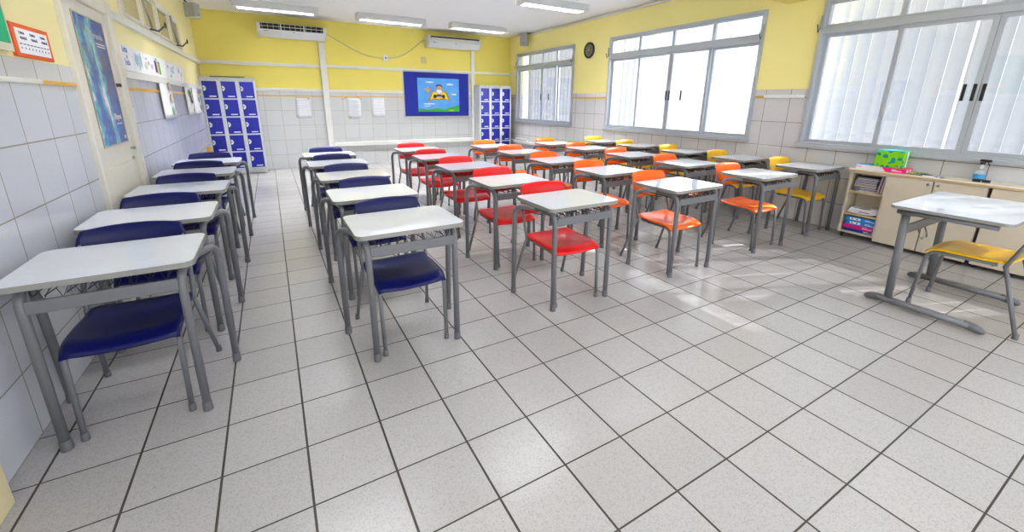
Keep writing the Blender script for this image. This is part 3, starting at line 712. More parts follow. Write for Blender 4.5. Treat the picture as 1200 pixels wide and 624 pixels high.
bt = B(M_CLEAR).lathe([(0.036, 0), (0.038, 0.004), (0.038, 0.072), (0.036, 0.082), (0.022, 0.096), (0.017, 0.112), (0.015, 0.138), (0.015, 0.146)], (0, 0, 0), 24); bt.build('bottle_body', sb)
B(mat('blue_label', '2a9fd8', 0.4)).lathe([(0.0386, 0.022), (0.0388, 0.024), (0.0388, 0.056), (0.0386, 0.058)], (0, 0, 0), 24).build('label_band', sb)
tr = B(M_BLACK).lathe([(0.017, 0.146), (0.018, 0.150), (0.018, 0.172), (0.012, 0.176)], (0, 0, 0), 16)
tr.box(-0.02, 0.052, -0.010, 0.010, 0.172, 0.192, 0.003); tr.tube([(0.030, 0, 0.174), (0.036, 0, 0.155), (0.046, 0, 0.140)], 0.0045, 8); tr.build('trigger', sb)
er = thing('board_eraser', 'small flat black object beside the spray bottle', 'eraser', (18.32, -0.92, WZ), RR+0.1)
B(M_BLACK).prism(rrect(-0.055, 0.055, -0.022, 0.022, 0.02, 5), 'z', 0, 0.022).build('body', er)
B(M_WHITE).tube([(0.0, -0.02, 0.018), (0.004, -0.035, 0.002), (0.0, -0.06, 0.002)], 0.002, 6).build('cord', er)

# ================================================================== LOCKERS
def lockers(x0, x1, yf, label):
    W = (x1-x0)/2; r = thing('locker_unit', label, 'locker', ((x0+x1)/2, (yf+BY-0.15)/2, 0))
    dp = (BY-0.15-yf)/2; Hh = 6.02; z0 = 0.32
    b = B(M_LOCKER).box(*T(-W, W, -dp+0.08, dp, z0, Hh), 0.003)
    cw = 2*W/3; rh = (Hh-0.16-z0-0.1)/5
    for k in range(4):
        xx = -W+cw*k; b.box(*T(max(-W, xx-0.10), min(W, xx+0.10), -dp, -dp+0.08, z0, Hh))
    for k in range(6):
        zz = z0+0.06+rh*k; b.box(*T(-W+0.07, W-0.07, -dp+0.005, -dp+0.08, zz-0.035, zz+0.035))
    b.box(*T(-W, W, -dp, -dp+0.08, Hh-0.1, Hh))
    for sx in (-1, 1): b.box(*T(sx*W, sx*(W-0.12), -dp+0.05, -dp+0.2, 0, z0)); b.box(*T(sx*W, sx*(W-0.12), dp-0.2, dp, 0, z0))
    b.box(*T(-W, W, -dp+0.12, -dp+0.16, 0.05, z0)); b.build('carcass', r)
    for i in range(3):
        for j in range(5):
            xa, xb = -W+cw*i+0.11, -W+cw*(i+1)-0.11; za = z0+0.06+rh*j+0.045; zb = za+rh-0.09
            dr = B(M_LBLUE).box(*T(xa, xb, -dp+0.012, -dp+0.06, za, zb), 0.002).build('door', r)
            ht = B(M_WHITE).prism([(U*(xa+0.04+0.14*max(0, math.cos(t))), U*(zb-0.42+0.16*math.sin(t))) for t in [2*PI*q/14 for q in range(14)]], 'y', U*(-dp-0.03), U*(-dp+0.012))
            ht.m(M_DARK).box(*T(xa+0.06, xa+0.1, -dp-0.034, -dp-0.03, zb-0.44, zb-0.38)); ht.build('handle', dr)
            B(M_PAPER).box(*T(xb-0.46, xb-0.1, -dp+0.004, -dp+0.012, za+0.08, za+0.14)).build('name_label', dr)
    return r
lockers(-3.31, -0.43, 27.1, 'blue-doored grey lockers in the left back corner')
lockers(15.30, 18.25, 27.1, 'blue-doored grey lockers in the right back corner')
tag(B(mat('dark_tray', '4a4a4c', 0.5)).box(*T(-0.9, 0.9, -0.35, 0.35, 0, 0.06), 0.004).build('flat_tray', None, T(-1.85, 27.6, 6.02)), 'thin dark flat tray lying on top of the left lockers', 'tray')
tag(B(M_WHITE).tube([T(RX-0.125, 27.0, 1.62), T(RX-0.125, 25.1, 1.62)], 0.035, 16).build('loose_pipe'), 'white plastic pipe end resting above the duct near the right lockers', 'pipe')

# ================================================================== AIR CONDITIONERS
M_AC = mat('ac_plastic', 'e4e3d8', 0.35); M_ACF = mat('ac_front', 'e9ebf0', 0.3)
def aircon(x0, x1, z0, z1, label, big_open):
    W = (x1-x0)/2; r = thing('air_conditioner', label, 'air conditioner', ((x0+x1)/2, BY, z0))
    H = z1-z0; D = 0.85
    side = [(0, H), (-D+0.12, H-0.02), (-D, H-0.12), (-D+0.02, H*0.46), (-D+0.42, 0.04), (-D+0.55, 0), (0, 0)]
    b = B(M_AC); b.prism([(U*y, U*z) for y, z in side], 'x', -W*U, -(W-0.12)*U); b.prism([(U*y, U*z) for y, z in side], 'x', W*U, (W-0.12)*U)
    side2 = [(0, H-0.02), (-D+0.12, H-0.04), (-D+0.03, H-0.12), (-D+0.06, H*0.46), (-D+0.45, 0.06), (-D+0.56, 0.02), (0, 0.02)]
    b.prism([(U*y, U*z) for y, z in side2], 'x', -(W-0.12)*U, (W-0.12)*U); b.build('housing', r)
    zt, zb2 = (H*0.9, H*0.5) if big_open else (H*0.87, H*0.62)
    g = B(M_DARK).box(*T(-W+0.2, W-0.2, -D-0.005, -D+0.06, zb2, zt)); g.build('air_grille', r)
    lo = B(M_AC)
    if big_open:
        lo.box(*T(-W+0.2, W-0.2, -D-0.03, -D, (zt+zb2)/2-0.005, (zt+zb2)/2+0.02))
        for xx in (-W/3, W/3): lo.box(*T(xx-0.03, xx+0.03, -D-0.02, -D, zb2, zt))
        for k in range(12): xx = -W+0.3+k*(2*W-0.6)/11; lo.box(*T(xx-0.007, xx+0.007, -D-0.012, -D-0.004, zb2, zt))
    else: lo.box(*T(-W+0.2, W-0.2, -D-0.06, -D-0.02, zb2-0.02, zt-0.1), 0.003)
    lo.build('louver', r)
    pv = [(-D-0.02, H*0.5), (-D-0.01, H*0.42), (-D+0.38, 0.03), (-D+0.42, 0.06), (-D+0.03, H*0.47)]
    fp = B(M_ACF).prism([(U*y, U*z) for y, z in pv], 'x', (-W+0.14)*U, (W-0.14)*U); fp.m(M_DARK).box(*T(-W+0.35, -W+0.6, -D+0.0, -D+0.06, H*0.38, H*0.42)); fp.box(*T(-0.05, 0.1, -D+0.0, -D+0.05, H*0.38, H*0.4)); fp.build('front_panel', r)
aircon(0.10, 4.15, 8.60, 9.48, 'split air conditioner with open black grille above the left lockers side', True)
aircon(11.30, 15.75, 8.72, 9.62, 'closed split air conditioner above the pinboard', False)

# ================================================================== CEILING LAMPS
M_LAMP = mat('lamp_housing', 'd2d4d2', 0.4)
M_TUBEL = mat('fluorescent_tube', 'ffffff', 0.3, emis='eef3ff', es=6.0)
M_REFL = mat('bright_reflector', 'f4f4f8', 0.2, metal=0.6)
def lamp(x0, x1, y0, y1, label, power=88):
    W, D = (x1-x0)/2, (y1-y0)/2; r = thing('ceiling_lamp', label, 'ceiling light', ((x0+x1)/2, (y0+y1)/2, CZ), 0, 'fluorescent ceiling fittings')
    h = B(M_LAMP); zb = -0.38
    h.box(*T(-W, W, -D, -D+0.08, zb, 0), 0.003); h.box(*T(-W, W, D-0.08, D, zb, 0), 0.003); h.box(*T(-W, -W+0.22, -D+0.14, D-0.14, zb, 0), 0.003); h.box(*T(W-0.22, W, -D+0.14, D-0.14, zb, 0), 0.003)
    h.box(*T(-W+0.22, W-0.22, -D+0.14, D-0.14, -0.06, 0)); h.build('housing', r)
    rf = B(M_REFL)
    for k in range(19):
        xx = -W+0.24+k*(2*W-0.48)/18; rf.box(*T(xx-0.015, xx+0.015, -D+0.1, D-0.1, zb+0.01, zb+0.17))
    for yy in (-0.13, 0.0, 0.13): rf.box(*T(-W+0.22, W-0.22, yy-0.012, yy+0.012, zb+0.01, zb+0.17))
    rf.build('louver', r)
    for s in (-1, 1): B(M_TUBEL).tube([T(-W+0.24, s*(D-0.14)/2, -0.14), T(W-0.24, s*(D-0.14)/2, -0.14)], 0.013, 10).build('fluorescent_tube', r)
    d = bpy.data.lights.new('lamp_light', 'AREA'); d.shape = 'RECTANGLE'; d.size = (2*W-0.5)*U; d.size_y = (2*D-0.2)*U; d.energy = power; d.color = (0.97, 0.98, 1.0)
    o = bpy.data.objects.new('lamp_light', d); C.objects.link(o); o.parent = r; o.location = T(0, 0, -0.19)
lamp(-0.95, 3.4, 24.25, 25.0, 'fluorescent ceiling light above the open-grille air conditioner')
lamp(5.6, 10.0, 24.25, 25.0, 'fluorescent ceiling light between the two air conditioners')
lamp(11.8, 16.2, 24.05, 24.8, 'fluorescent ceiling light just in front of the closed air conditioner')
lamp(12.1, 16.4, 15.25, 16.0, 'fluorescent ceiling light nearest the camera, cut by the top edge')
# unseen fittings like the visible ones, added overhead to light the room
for yy, xs_ in ((15.25, (-0.95, 5.6)), (6.6, (-0.95, 5.6, 12.1)), (-2.2, (-0.95, 5.6, 12.1))):
    for xx in xs_:
        lamp(xx, xx+4.35, yy, yy+0.75, 'fluorescent ceiling light added overhead, unseen above the top edge of the picture', 80 if yy > 10 else ((20 if yy > 0 else 12) * (0.35 if xx > 10 else 1.15)))

# ================================================================== SPEAKERS, CLOCK, SMALL WALL THINGS
def speaker(loc, rz, hgt, label, br):
    r = thing('wall_speaker', label, 'speaker', loc, rz, 'small wall speakers')
    w_, d_ = hgt*0.36, hgt*0.33
    B(mat('speaker_grey', 'b3b3aa', 0.5)).box(*T(-w_, w_, -d_*1.6, d_*0.6, -hgt/2, hgt/2), 0.012, 3).build('cabinet', r)
    gr = B(mat('speaker_grille', 'a9aaa3', 0.7, bump=0.6, nscale=600)).box(*T(-w_+0.05, w_-0.05, -d_*1.6-0.02, -d_*1.6, -hgt/2+0.05, hgt/2-0.05), 0.003); gr.m(M_BLACK).lathe([(0.012, -0.004), (0.012, 0)], tuple(T(0, -d_*1.6-0.02, -hgt/2+0.16)), 10, 'y'); gr.build('grille', r)
    B(M_BLACK).tube(br, 0.012, 8).build('bracket', r)
speaker((LX+0.42, 25.0, 9.30), 0.35+RL*0.5, 0.74, 'grey wall speaker high on the left wall near the corner', [T(0, 0.1, 0.4), T(-0.1, 0.25, 0.62), T(-0.35, 0.45, 0.68)])
speaker((RX-0.55, 25.3, 9.42), -0.3+RR*0.25, 0.84, 'grey wall speaker high on the right wall near the corner', [T(0.0, 0.1, 0.35), T(0.2, 0.2, 0.52), T(0.6, 0.25, 0.54)])

ck = thing('wall_clock', 'round black wall clock with pale numerals between the windows', 'clock', (RX, 17.98, 8.02), RR)
B(M_BLACK).lathe([(0.150, 0), (0.150, -0.02), (0.140, -0.030), (0.118, -0.030), (0.114, -0.018)], (0, 0, 0), 40, 'y').build('rim', ck)
B(mat('clock_face', '6b5e3c', 0.4)).lathe([(0.114, -0.012), (0.114, -0.019), (0.001, -0.019)], (0, 0, 0), 40, 'y').build('dial', ck)
for k in range(12):
    a = PI/2-2*PI*(k+1)/12; s = str(k+1); text_mesh(s, 0.036, M_WHITE, ck, 'numeral', (0.092*math.cos(a)-0.010*len(s), -0.020, 0.092*math.sin(a)-0.012))
B(M_WHITE).box(-0.003, 0.003, -0.024, -0.021, -0.01, 0.055).build('hour_hand', ck)
B(M_WHITE).box(-0.075, 0.012, -0.026, -0.0245, -0.002, 0.002).build('minute_hand', ck)

def plate(name, label, cat, loc, rz, w_, h_, holes=True):
    r = thing(name, label, cat, loc, rz)
    B(M_WHITE).box(*T(-w_/2, w_/2, -0.05, 0, -h_/2, h_/2), 0.003).build('cover', r)
    if holes: B(M_DARK).box(*T(-w_*0.14, w_*0.14, -0.058, -0.05, -0.05, 0.05)).build('socket', r)
plate('outlet_box', 'white outlet box on the yellow back wall under the hanging cable', 'outlet', (8.21, BY, 7.8), 0, 0.36, 0.46)
o = thing('blank_plate', 'plain beige cover plate left of the closed air conditioner', 'cover plate', (11.14, BY, 7.8), 0); B(mat('beige_plate', 'd9c88e', 0.5)).box(*T(-0.2, 0.2, -0.04, 0, -0.24, 0.24), 0.003).build('cover', o)
o = thing('low_outlet', 'small beige outlet on the back wall below the white duct', 'outlet', (11.04, BY, 1.12), 0); B(mat('beige_outlet', 'e0d09a', 0.5)).box(*T(-0.14, 0.14, -0.04, 0, -0.16, 0.16), 0.003).build('cover', o)
plate('light_switch', 'white light switch plate on the tiles beside the door', 'switch', (LX, 11.48, 4.24), RL, 0.16, 0.42, False)
cb = B(mat('grey_cable', 'c4bf9c', 0.5)); cb.tube([T(x, BY-0.03, z) for x, z in [(4.12, 9.2), (5.18, 8.65), (6.0, 8.21), (6.72, 7.95), (7.46, 7.79), (8.05, 7.78)]], 0.007, 6)
tag(cb.build('sagging_cable'), 'pale cable sagging from the open-grille air conditioner to the outlet box', 'cable')
cb = B(mat('grey_cable', 'c4bf9c')); cb.tube([T(x, BY-0.03, z) for x, z in [(8.38, 7.78), (9.05, 7.88), (9.6, 8.1), (10.06, 8.39), (10.7, 8.9), (11.25, 9.3)]], 0.007, 6)
tag(cb.build('sagging_cable'), 'pale cable rising from the outlet box to the closed air conditioner', 'cable')

# ---------------- pinboard and painting
pbd = thing('pinboard', 'blue felt pinboard with thin metal frame on the back wall', 'noticeboard', (12.15, BY, 5.23), 0)
W, H = 2.72, 1.68
B(mat('blue_felt', '101f86', 0.9, bump=0.3, nscale=500)).box(*T(-W, W, -0.09, -0.02, -H, H)).build('felt_panel', pbd)
f = B(mat('board_frame', 'c9cac6', 0.4)); f.box(*T(-W-0.06, W+0.06, -0.14, 0, H, H+0.1), 0.003); f.box(*T(-W-0.06, W+0.06, -0.14, 0, -H-0.08, -H), 0.003); f.box(*T(-W-0.08, -W, -0.14, 0, -H, H), 0.003); f.box(*T(W, W+0.08, -0.14, 0, -H, H), 0.003); f.build('frame', pbd)
pt = thing('childrens_painting', 'painting of a figure on a yellow winged shape in blue sky', 'painting', (12.26, BY-0.1, 5.19), 0)
def sky_paint():
    m = bpy.data.materials.new('painted_sky'); m.use_nodes = True; h = NT(m); nz = h.n('ShaderNodeTexNoise'); nz.inputs['Scale'].default_value = 5; nz.inputs['Detail'].default_value = 7
    tcn = h.n('ShaderNodeTexCoord'); h.l(tcn.outputs['Object'], nz.inputs['Vector']); h.l(h.mix(nz.outputs['Fac'], hexc('2a86dc'), hexc('6fb6f0')), h.b.inputs['Base Color']); h.b.inputs['Roughness'].default_value = 0.6; return m
def P(pts, d=0.03): return [(U*x, -d*U, U*z) for x, z in pts]
W, H = 1.75, 1.29
cv = B(sky_paint()).box(*T(-W, W, -0.02, 0, -H, H)); cv.build('sky_canvas', pt)
def shape(name, col, *polys, d=0.03):
    b = B(mat('paint_'+col, col, 0.6))
    for q in polys: b.prism([(U*x, U*z) for x, z in q], 'y', -d*U, -0.02*U)
    return b.build(name, pt)
def blob(cx, cz, rx, rz_, n=16, wob=0.0): return [(cx+rx*math.cos(2*PI*k/n)*(1+wob*math.sin(k*2.7)), cz+rz_*math.sin(2*PI*k/n)*(1+wob*math.cos(k*3.1))) for k in range(n)]
shape('hills', '2f9a3a', [(-W, -H), (W, -H), (W, -0.78), (1.25, -0.88), (0.8, -1.0), (0.4, -1.12), (0.1, -1.06), (-0.3, -1.02), (-0.6, -1.08), (-1.0, -1.12), (-1.4, -1.05), (-W, -1.05)], d=0.026)
shape('yellow_grass', 'b5b51e', blob(1.05, -1.2, 0.25, 0.06))
for q_ in (blob(-0.75, 0.98, 0.35, 0.06, wob=0.2), blob(0.95, 0.85, 0.3, 0.08, wob=0.2), blob(1.3, 0.08, 0.22, 0.06, wob=0.3), blob(-0.85, -0.68, 0.5, 0.05, wob=0.2), blob(-1.0, -0.85, 0.3, 0.035)): shape('cloud', 'dfeaf6', q_)
shape('starfish', 'dd9a50', [(-1.25, 0.52), (-1.02, 0.48), (-0.88, 0.68), (-0.82, 0.47), (-0.62, 0.42), (-0.83, 0.30), (-0.95, 0.12), (-1.06, 0.32), (-1.2, 0.28), (-1.1, 0.42)])
shape('wing_outline', 'a8781c', [(-0.95, -0.48), (-0.62, 0.20), (-0.4, 0.34), (0.0, 0.18), (0.45, 0.34), (0.68, 0.22), (0.98, -0.46), (0.5, -0.32), (0.15, -0.38), (-0.15, -0.36), (-0.5, -0.34)])
shape('wings', 'f5cf12', [(-0.78, -0.38), (-0.52, 0.18), (-0.36, 0.27), (0.0, 0.10), (0.4, 0.27), (0.56, 0.18), (0.80, -0.36), (0.45, -0.24), (0.0, -0.30), (-0.45, -0.26)], d=0.036)
shape('hair', '1c1512', blob(0.02, 0.66, 0.26, 0.17), d=0.034); shape('face', 'e0a377', blob(0.02, 0.53, 0.23, 0.19), d=0.040); shape('beard', 'f4f4f6', blob(0.02, 0.30, 0.24, 0.14), [(-0.15, 0.3), (0.19, 0.3), (0.05, 0.08), (-0.02, 0.08)], d=0.046)
shape('nose', 'b03034', blob(0.02, 0.47, 0.05, 0.04), d=0.048)
shape('sleeves', '1f3fb4', blob(0.0, -0.02, 0.22, 0.10), blob(-0.2, -0.06, 0.1, 0.09), blob(0.24, -0.06, 0.1, 0.09), d=0.042); shape('dark_shoes', '2b1a16', blob(-0.36, -0.10, 0.14, 0.15), blob(0.38, -0.10, 0.14, 0.15), d=0.046)

# ---------------- paper sheets on the back wall
def sheet(name, label, cat, loc, rz, w_, h_, group=None, tilt=0.0, lines=None, mt=None, tape=None):
    r = thing(name, label, cat, loc, rz, group); r.rotation_euler = (0, tilt if rz == 0 else 0, rz)
    if rz != 0 and tilt: r.rotation_euler = (Matrix.Rotation(rz, 3, 'Z') @ Matrix.Rotation(tilt, 3, 'Y')).to_euler()
    p = MB().m(mt or M_PAPER); nx, nz = 4, 6
    g = [[p.bm.verts.new(T(-w_/2+w_*i/nx, -0.02-0.05*(1-j/nz)**2*abs(math.sin(i*0.9)), -h_/2+h_*j/nz)) for i in range(nx+1)] for j in range(nz+1)]
    g2 = [[p.bm.verts.new(v.co+Vector((0, 0.0009, 0))) for v in row] for row in g]
    for j in range(nz):
        for i in range(nx):
            p.bm.faces.new((g[j][i], g[j][i+1], g[j+1][i+1], g[j+1][i])).smooth = True; p.bm.faces.new((g2[j][i], g2[j+1][i], g2[j+1][i+1], g2[j][i+1])).smooth = True
    for i in range(nx): p.bm.faces.new((g[0][i], g2[0][i], g2[0][i+1], g[0][i+1])); p.bm.faces.new((g[nz][i], g[nz][i+1], g2[nz][i+1], g2[nz][i]))
    for j in range(nz): p.bm.faces.new((g[j][0], g[j+1][0], g2[j+1][0], g2[j][0])); p.bm.faces.new((g[j][nx], g2[j][nx], g2[j+1][nx], g[j+1][nx]))
    p.build('sheet', r)
    if lines:
        q = B(mat('pale_ink', 'c3c7d6', 0.8))
        for k in range(lines):
            z = h_/2-h_*(0.12+0.8*k/lines)
            q.box(*T(-w_*0.38, w_*(0.36-0.1*(k % 3)), -0.078, -0.074, z, z+h_*0.012))
        q.build('writing', r)
    if tape:
        q = B(mat('masking_tape', 'c9a566', 0.6))
        for (x, z, l, a) in tape:
            c, s = math.cos(a), math.sin(a); hw_ = 0.045
            q.prism([(U*(x+dx*c-dz*s), U*(z+dx*s+dz*c)) for dx, dz in ((-l/2, -hw_), (l/2, -hw_), (l/2, hw_), (-l/2, hw_))], 'y', -0.085*U, -0.01*U)
        q.build('tape', r)
    return r
sheet('wall_notice', 'white notice sheet left of the vertical duct on the back wall', 'notice', (2.27, BY, 4.19), 0, 0.96, 1.32, 'notices taped to the back wall', 0.04, 9, tape=[(0.36, 0.64, 0.14, 0.1)])
sheet('wall_notice', 'white notice sheet with two tan tape corners right of the duct', 'notice', (5.65, BY, 4.2), 0, 0.98, 1.38, 'notices taped to the back wall', 0.02, 8, tape=[(-0.62, 0.66, 0.42, 0.5), (0.42, 0.70, 0.34, -0.6), (-0.32, -0.70, 0.2, 0.0)])
sheet('wall_notice', 'blank-looking white notice sheet nearest the pinboard', 'notice', (7.41, BY, 4.28), 0, 0.96, 1.38, 'notices taped to the back wall', 0.0, 5)

# ---------------- door poster
def ocean():
    m = bpy.data.materials.new('sea_photo'); m.use_nodes = True; h = NT(m); tcn = h.n('ShaderNodeTexCoord')
    mp = h.n('ShaderNodeMapping'); mp.inputs['Scale'].default_value = (1.6, 1, 0.75); mp.inputs['Rotation'].default_value = (0, 0.35, 0); h.l(tcn.outputs['Object'], mp.inputs['Vector'])
    nz = h.n('ShaderNodeTexNoise'); nz.inputs['Scale'].default_value = 7.5; nz.inputs['Detail'].default_value = 10; nz.inputs['Roughness'].default_value = 0.62; nz.inputs['Distortion'].default_value = 0.8; h.l(mp.outputs[0], nz.inputs['Vector'])
    sp = h.n('ShaderNodeSeparateXYZ'); h.l(tcn.outputs['Object'], sp.inputs[0])
    n3 = h.n('ShaderNodeTexNoise'); n3.inputs['Scale'].default_value = 3.2; n3.inputs['Detail'].default_value = 6; h.l(tcn.outputs['Object'], n3.inputs['Vector'])
    xs = h.math('ADD', h.math('ADD', sp.outputs['X'], h.math('MULTIPLY', sp.outputs['Z'], 0.10)), h.math('MULTIPLY', h.math('SUBTRACT', n3.outputs['Fac'], 0.5), 0.28))
    dd = h.math('ABSOLUTE', h.math('SUBTRACT', h.math('FRACT', h.math('ADD', h.math('DIVIDE', h.math('ADD', xs, 0.27), 0.27), 0.5)), 0.5))
    v = h.math('ADD', nz.outputs['Fac'], h.math('SUBTRACT', 0.16, h.math('MULTIPLY', dd, 0.62)))
    v = h.math('SUBTRACT', v, h.math('MULTIPLY', h.math('MAXIMUM', 0.0, h.math('SUBTRACT', xs, 0.07)), 3.5))
    cr = h.n('ShaderNodeValToRGB'); e = cr.color_ramp.elements; e[0].position = 0.34; e[0].color = hexc('1248a0'); e[1].position = 0.72; e[1].color = hexc('e6f2f4')
    for p_, c_ in ((0.47, '1a5cb4'), (0.52, '2a8cc0'), (0.57, '5cb8c4'), (0.62, '3f9cc8')): x = e.new(p_); x.color = hexc(c_)
    h.l(v, cr.inputs[0]); h.l(cr.outputs[0], h.b.inputs['Base Color']); h.b.inputs['Roughness'].default_value = 0.25; return m
ps = thing('sea_poster', 'tall framed poster of surf and blue sea on the door', 'poster', (LX-0.001, 9.34, 5.06), RL)
W, H = 0.94, 1.44
B(ocean()).box(*T(-W, W, -0.05, -0.0, -H, H)).build('print', ps)
f = B(mat('poster_frame', 'b5b0a0', 0.4)); f.box(*T(-W-0.03, W+0.03, -0.06, -0.0, H, H+0.03)); f.box(*T(-W-0.03, W+0.03, -0.06, -0.0, -H-0.03, -H)); f.box(*T(-W-0.03, -W, -0.06, -0.0, -H, H)); f.box(*T(W, W+0.03, -0.06, -0.0, -H, H)); f.build('frame', ps)
M_PT = mat('poster_type', 'c8d4ea', 0.5)
text_mesh('Fernando', 0.062, M_PT, ps, 'title', T(-0.05, -0.055, 1.02)); 
t_ = B(M_PT); t_.box(*T(0.2, 0.8, -0.055, -0.05, 0.9, 0.92)); t_.box(*T(0.25, 0.8, -0.055, -0.05, 0.84, 0.86)); t_.build('small_print', ps)
text_mesh('Rhyno', 0.062, M_WHITE, ps, 'logo', T(0.28, -0.055, -0.86))
t_ = B(M_PT); t_.box(*T(0.36, 0.78, -0.055, -0.05, -0.98, -0.96)); t_.box(*T(0.72, 0.86, -0.055, -0.05, -1.36, -1.28)); t_.build('small_print', ps)

# ---------------- orange card, green banner, drawings
oc = thing('class_list_card', 'white timetable sheet on an orange backing card left of the door', 'card', (LX, 6.2, 5.615), RL)
B(mat('orange_card', 'e8590c', 0.5)).box(*T(-0.68, 0.68, -0.05, 0, -0.26, 0.26), 0.001).build('backing', oc)
B(M_PAPER).box(*T(-0.57, 0.58, -0.056, -0.05, -0.20, 0.19)).build('sheet', oc)
for k in range(3):
    text_mesh('TURMA', 0.018, M_INK, oc, 'heading', T(-0.48+0.38*k, -0.058, 0.10)); text_mesh('MANHÃ', 0.019, M_INK, oc, 'heading', T(-0.46+0.38*k, -0.058, 0.02))
q = B(M_INK); 
for k in range(9): q.box(*T(-0.52+0.122*k, -0.44+0.122*k, -0.059, -0.056, -0.06, -0.045)); q.box(*T(-0.49+0.122*k, -0.47+0.122*k, -0.059, -0.056, -0.13, -0.10))
q.build('table_rows', oc)
gbn = thing('green_banner', 'green banner with a drawn pencil at the left picture edge', 'banner', (LX+0.03, 4.3, 6.62), RL)
B(mat('banner_edge', 'd8d2ba', 0.6)).box(*T(-1.6, 1.05, -0.06, 0, -1.22, 1.3), 0.002).build('backing', gbn)
B(mat('green_felt', '0fae76', 0.7)).box(*T(-1.5, 0.96, -0.075, -0.06, -1.10, 1.2)).build('green_panel', gbn)
pn = B(mat('pencil_skin', 'd98a5a', 0.6)).prism([(U*x, U*z) for x, z in ((-0.4, -0.75), (0.42, -0.78), (0.60, -0.68), (0.42, -0.56), (-0.4, -0.52))], 'y', -0.09*U, -0.075*U); pn.m(M_BLACK).prism([(U*x, U*z) for x, z in ((0.55, -0.71), (0.64, -0.675), (0.55, -0.64))], 'y', -0.094*U, -0.075*U); pn.build('pencil_drawing', gbn)

def drawing(y0, y1, z0, z1, label, blots, txt=None, group='pupils drawings on the left wall', seed=1, name='pupil_drawing', tilt=0.0):
    r = thing(name, label, 'drawing', (LX, (y0+y1)/2, (z0+z1)/2), RL, group); W, H = (y1-y0)/2, (z1-z0)/2
    B(M_PAPER).box(*T(-W, W, -0.04, -0.01, -H, H)).build('sheet', r)
    rnd = random.Random(seed)
    by = {}
    for (c, x, z, a, b_) in blots: by.setdefault(c, []).append((x, z, a, b_))
    for c, L in by.items():
        q = B(mat('crayon_'+c, c, 0.8))
        for (x, z, a, b_) in L:
            nn = 10; q.prism([(U*(x*W+a*W*math.cos(2*PI*k/nn)*rnd.uniform(0.7, 1.1)), U*(z*H+b_*H*math.sin(2*PI*k/nn)*rnd.uniform(0.7, 1.1))) for k in range(nn)], 'y', -0.046*U, -0.04*U)
        q.build('coloured_shapes', r)
    if txt:
        for (s, x, z, sz) in txt: text_mesh(s, sz, mat('blue_marker', '3a44b0', 0.7), r, 'lettering', (x*W*U, -0.048*U, z*H*U))
    return r
drawing(11.55, 12.75, 5.50, 6.20, 'white title sheet with blue handwriting at the door end', [], [('Letra', -0.7, 0.45, 0.07), ('e', -0.2, -0.05, 0.06), ('Lucia', -0.6, -0.55, 0.07)])
drawing(12.78, 15.55, 5.50, 6.19, 'pale blue and pink crayon drawing beside the title sheet', [('b8d2e4', -0.75, 0.1, 0.12, 0.6), ('c2dce8', -0.5, 0.0, 0.14, 0.75), ('8a9a8a', -0.33, 0.2, 0.02, 0.7), ('d6b8d6', 0.4, 0.1, 0.1, 0.25), ('e0c0d8', 0.7, -0.1, 0.12, 0.3), ('cfdcd0', 0.1, -0.2, 0.15, 0.4), ('c8c4e0', 0.2, 0.5, 0.1, 0.12)], seed=3)
dw = drawing(15.56, 17.6, 5.50, 6.21, 'drawing sheet carrying a blue, yellow and green striped block', [('3a8a80', -0.6, 0.72, 0.22, 0.08)], seed=4)
q = B(mat('crayon_navy', '1c2ca8', 0.8)).box(*T(-0.95, -0.65, -0.048, -0.04, -0.22, 0.2)); q.m(mat('crayon_gold', 'eeb61a', 0.8)).box(*T(-0.65, -0.38, -0.048, -0.04, -0.25, 0.2)); q.m(mat('crayon_green', '2aa84a', 0.8)).box(*T(-0.38, -0.1, -0.048, -0.04, -0.26, 0.2)); q.build('striped_block', dw)
drawing(17.62, 20.0, 5.50, 6.21, 'drawing with faint violet figures and a small green patch', [('d0c4e0', -0.6, 0.4, 0.12, 0.2), ('c8d8e4', 0.1, 0.1, 0.3, 0.4), ('8cc8a0', -0.3, -0.6, 0.12, 0.2), ('b8bcd8', 0.4, 0.5, 0.1, 0.15)], seed=5)
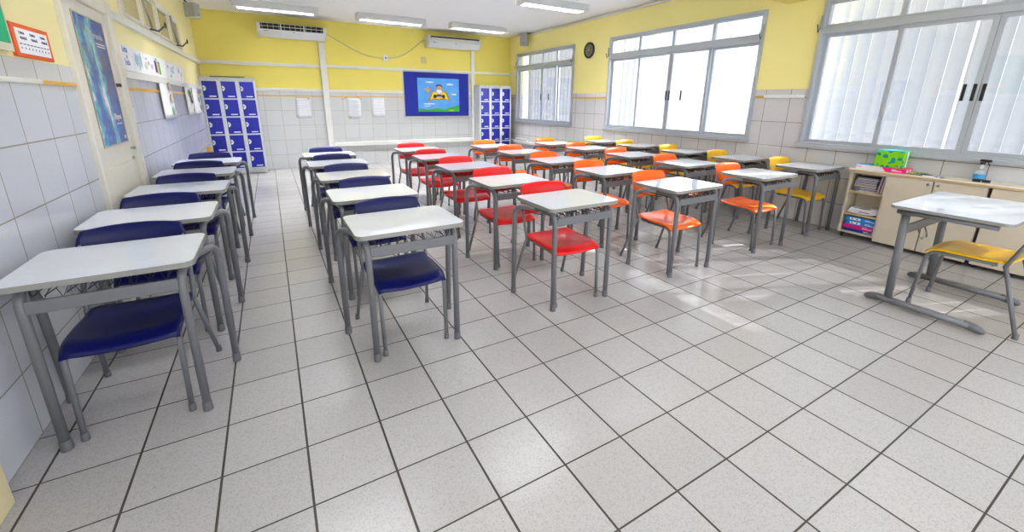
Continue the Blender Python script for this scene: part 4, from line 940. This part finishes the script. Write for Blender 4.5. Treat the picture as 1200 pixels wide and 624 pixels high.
drawing(20.02, 21.6, 5.50, 6.21, 'drawing with violet marks and a yellow stroke at the far end of the strip', [('b0a8d8', -0.4, 0.3, 0.15, 0.35), ('ead86a', 0.0, -0.4, 0.05, 0.4), ('c0c8e8', 0.5, -0.1, 0.2, 0.4)], seed=6)
def hanging(y0, y1, z0, z1, label, blots, seed):
    r = sheet('hanging_sheet', label, 'drawing', (LX, (y0+y1)/2, (z0+z1)/2), RL, y1-y0, z1-z0, 'long sheets hanging on the left wall'); W, H = (y1-y0)/2, (z1-z0)/2
    r.location.x += 0.05*U*1.0
    rnd = random.Random(seed)
    for (c, x, z, a, b_) in blots:
        B(mat('crayon_'+c, c, 0.8)).prism([(U*(x*W+a*W*math.cos(2*PI*k/10)*rnd.uniform(0.75, 1.1)), U*(z*H+b_*H*math.sin(2*PI*k/10)*rnd.uniform(0.75, 1.1))) for k in range(10)], 'y', -0.082*U, -0.07*U).build('picture_patch', r)
hanging(15.5, 17.7, 3.98, 5.47, 'long white sheet with three small pictures down its right side', [('b0a078', 0.35, 0.62, 0.22, 0.22), ('c4b08a', 0.35, 0.0, 0.22, 0.26), ('8aa890', 0.35, -0.66, 0.24, 0.24)], 1)
hanging(21.0, 22.9, 3.96, 5.44, 'long white sheet with a green and brown bird shape', [('5c7c2c', 0.0, 0.42, 0.4, 0.22), ('8a7a3a', 0.15, 0.15, 0.3, 0.16), ('20211e', 0.25, -0.12, 0.22, 0.16), ('b8a890', 0.6, -0.7, 0.25, 0.15)], 2)
hanging(23.25, 25.6, 3.95, 5.44, 'long white sheet with grey pictures nearest the lockers', [('90948c', 0.55, 0.6, 0.2, 0.3), ('a4a8a0', 0.4, 0.0, 0.3, 0.2), ('706c70', 0.6, -0.6, 0.2, 0.2)], 3)
tag(B(mat('yellow_box_card', 'c8a040', 0.5)).box(*T(-0.12, 0.12, -0.12, 0.12, 0, 0.4), 0.004).build('small_outlet', None, T(LX+0.13, 25.6, 1.6)), 'small ochre box on the left wall tiles before the lockers', 'outlet')
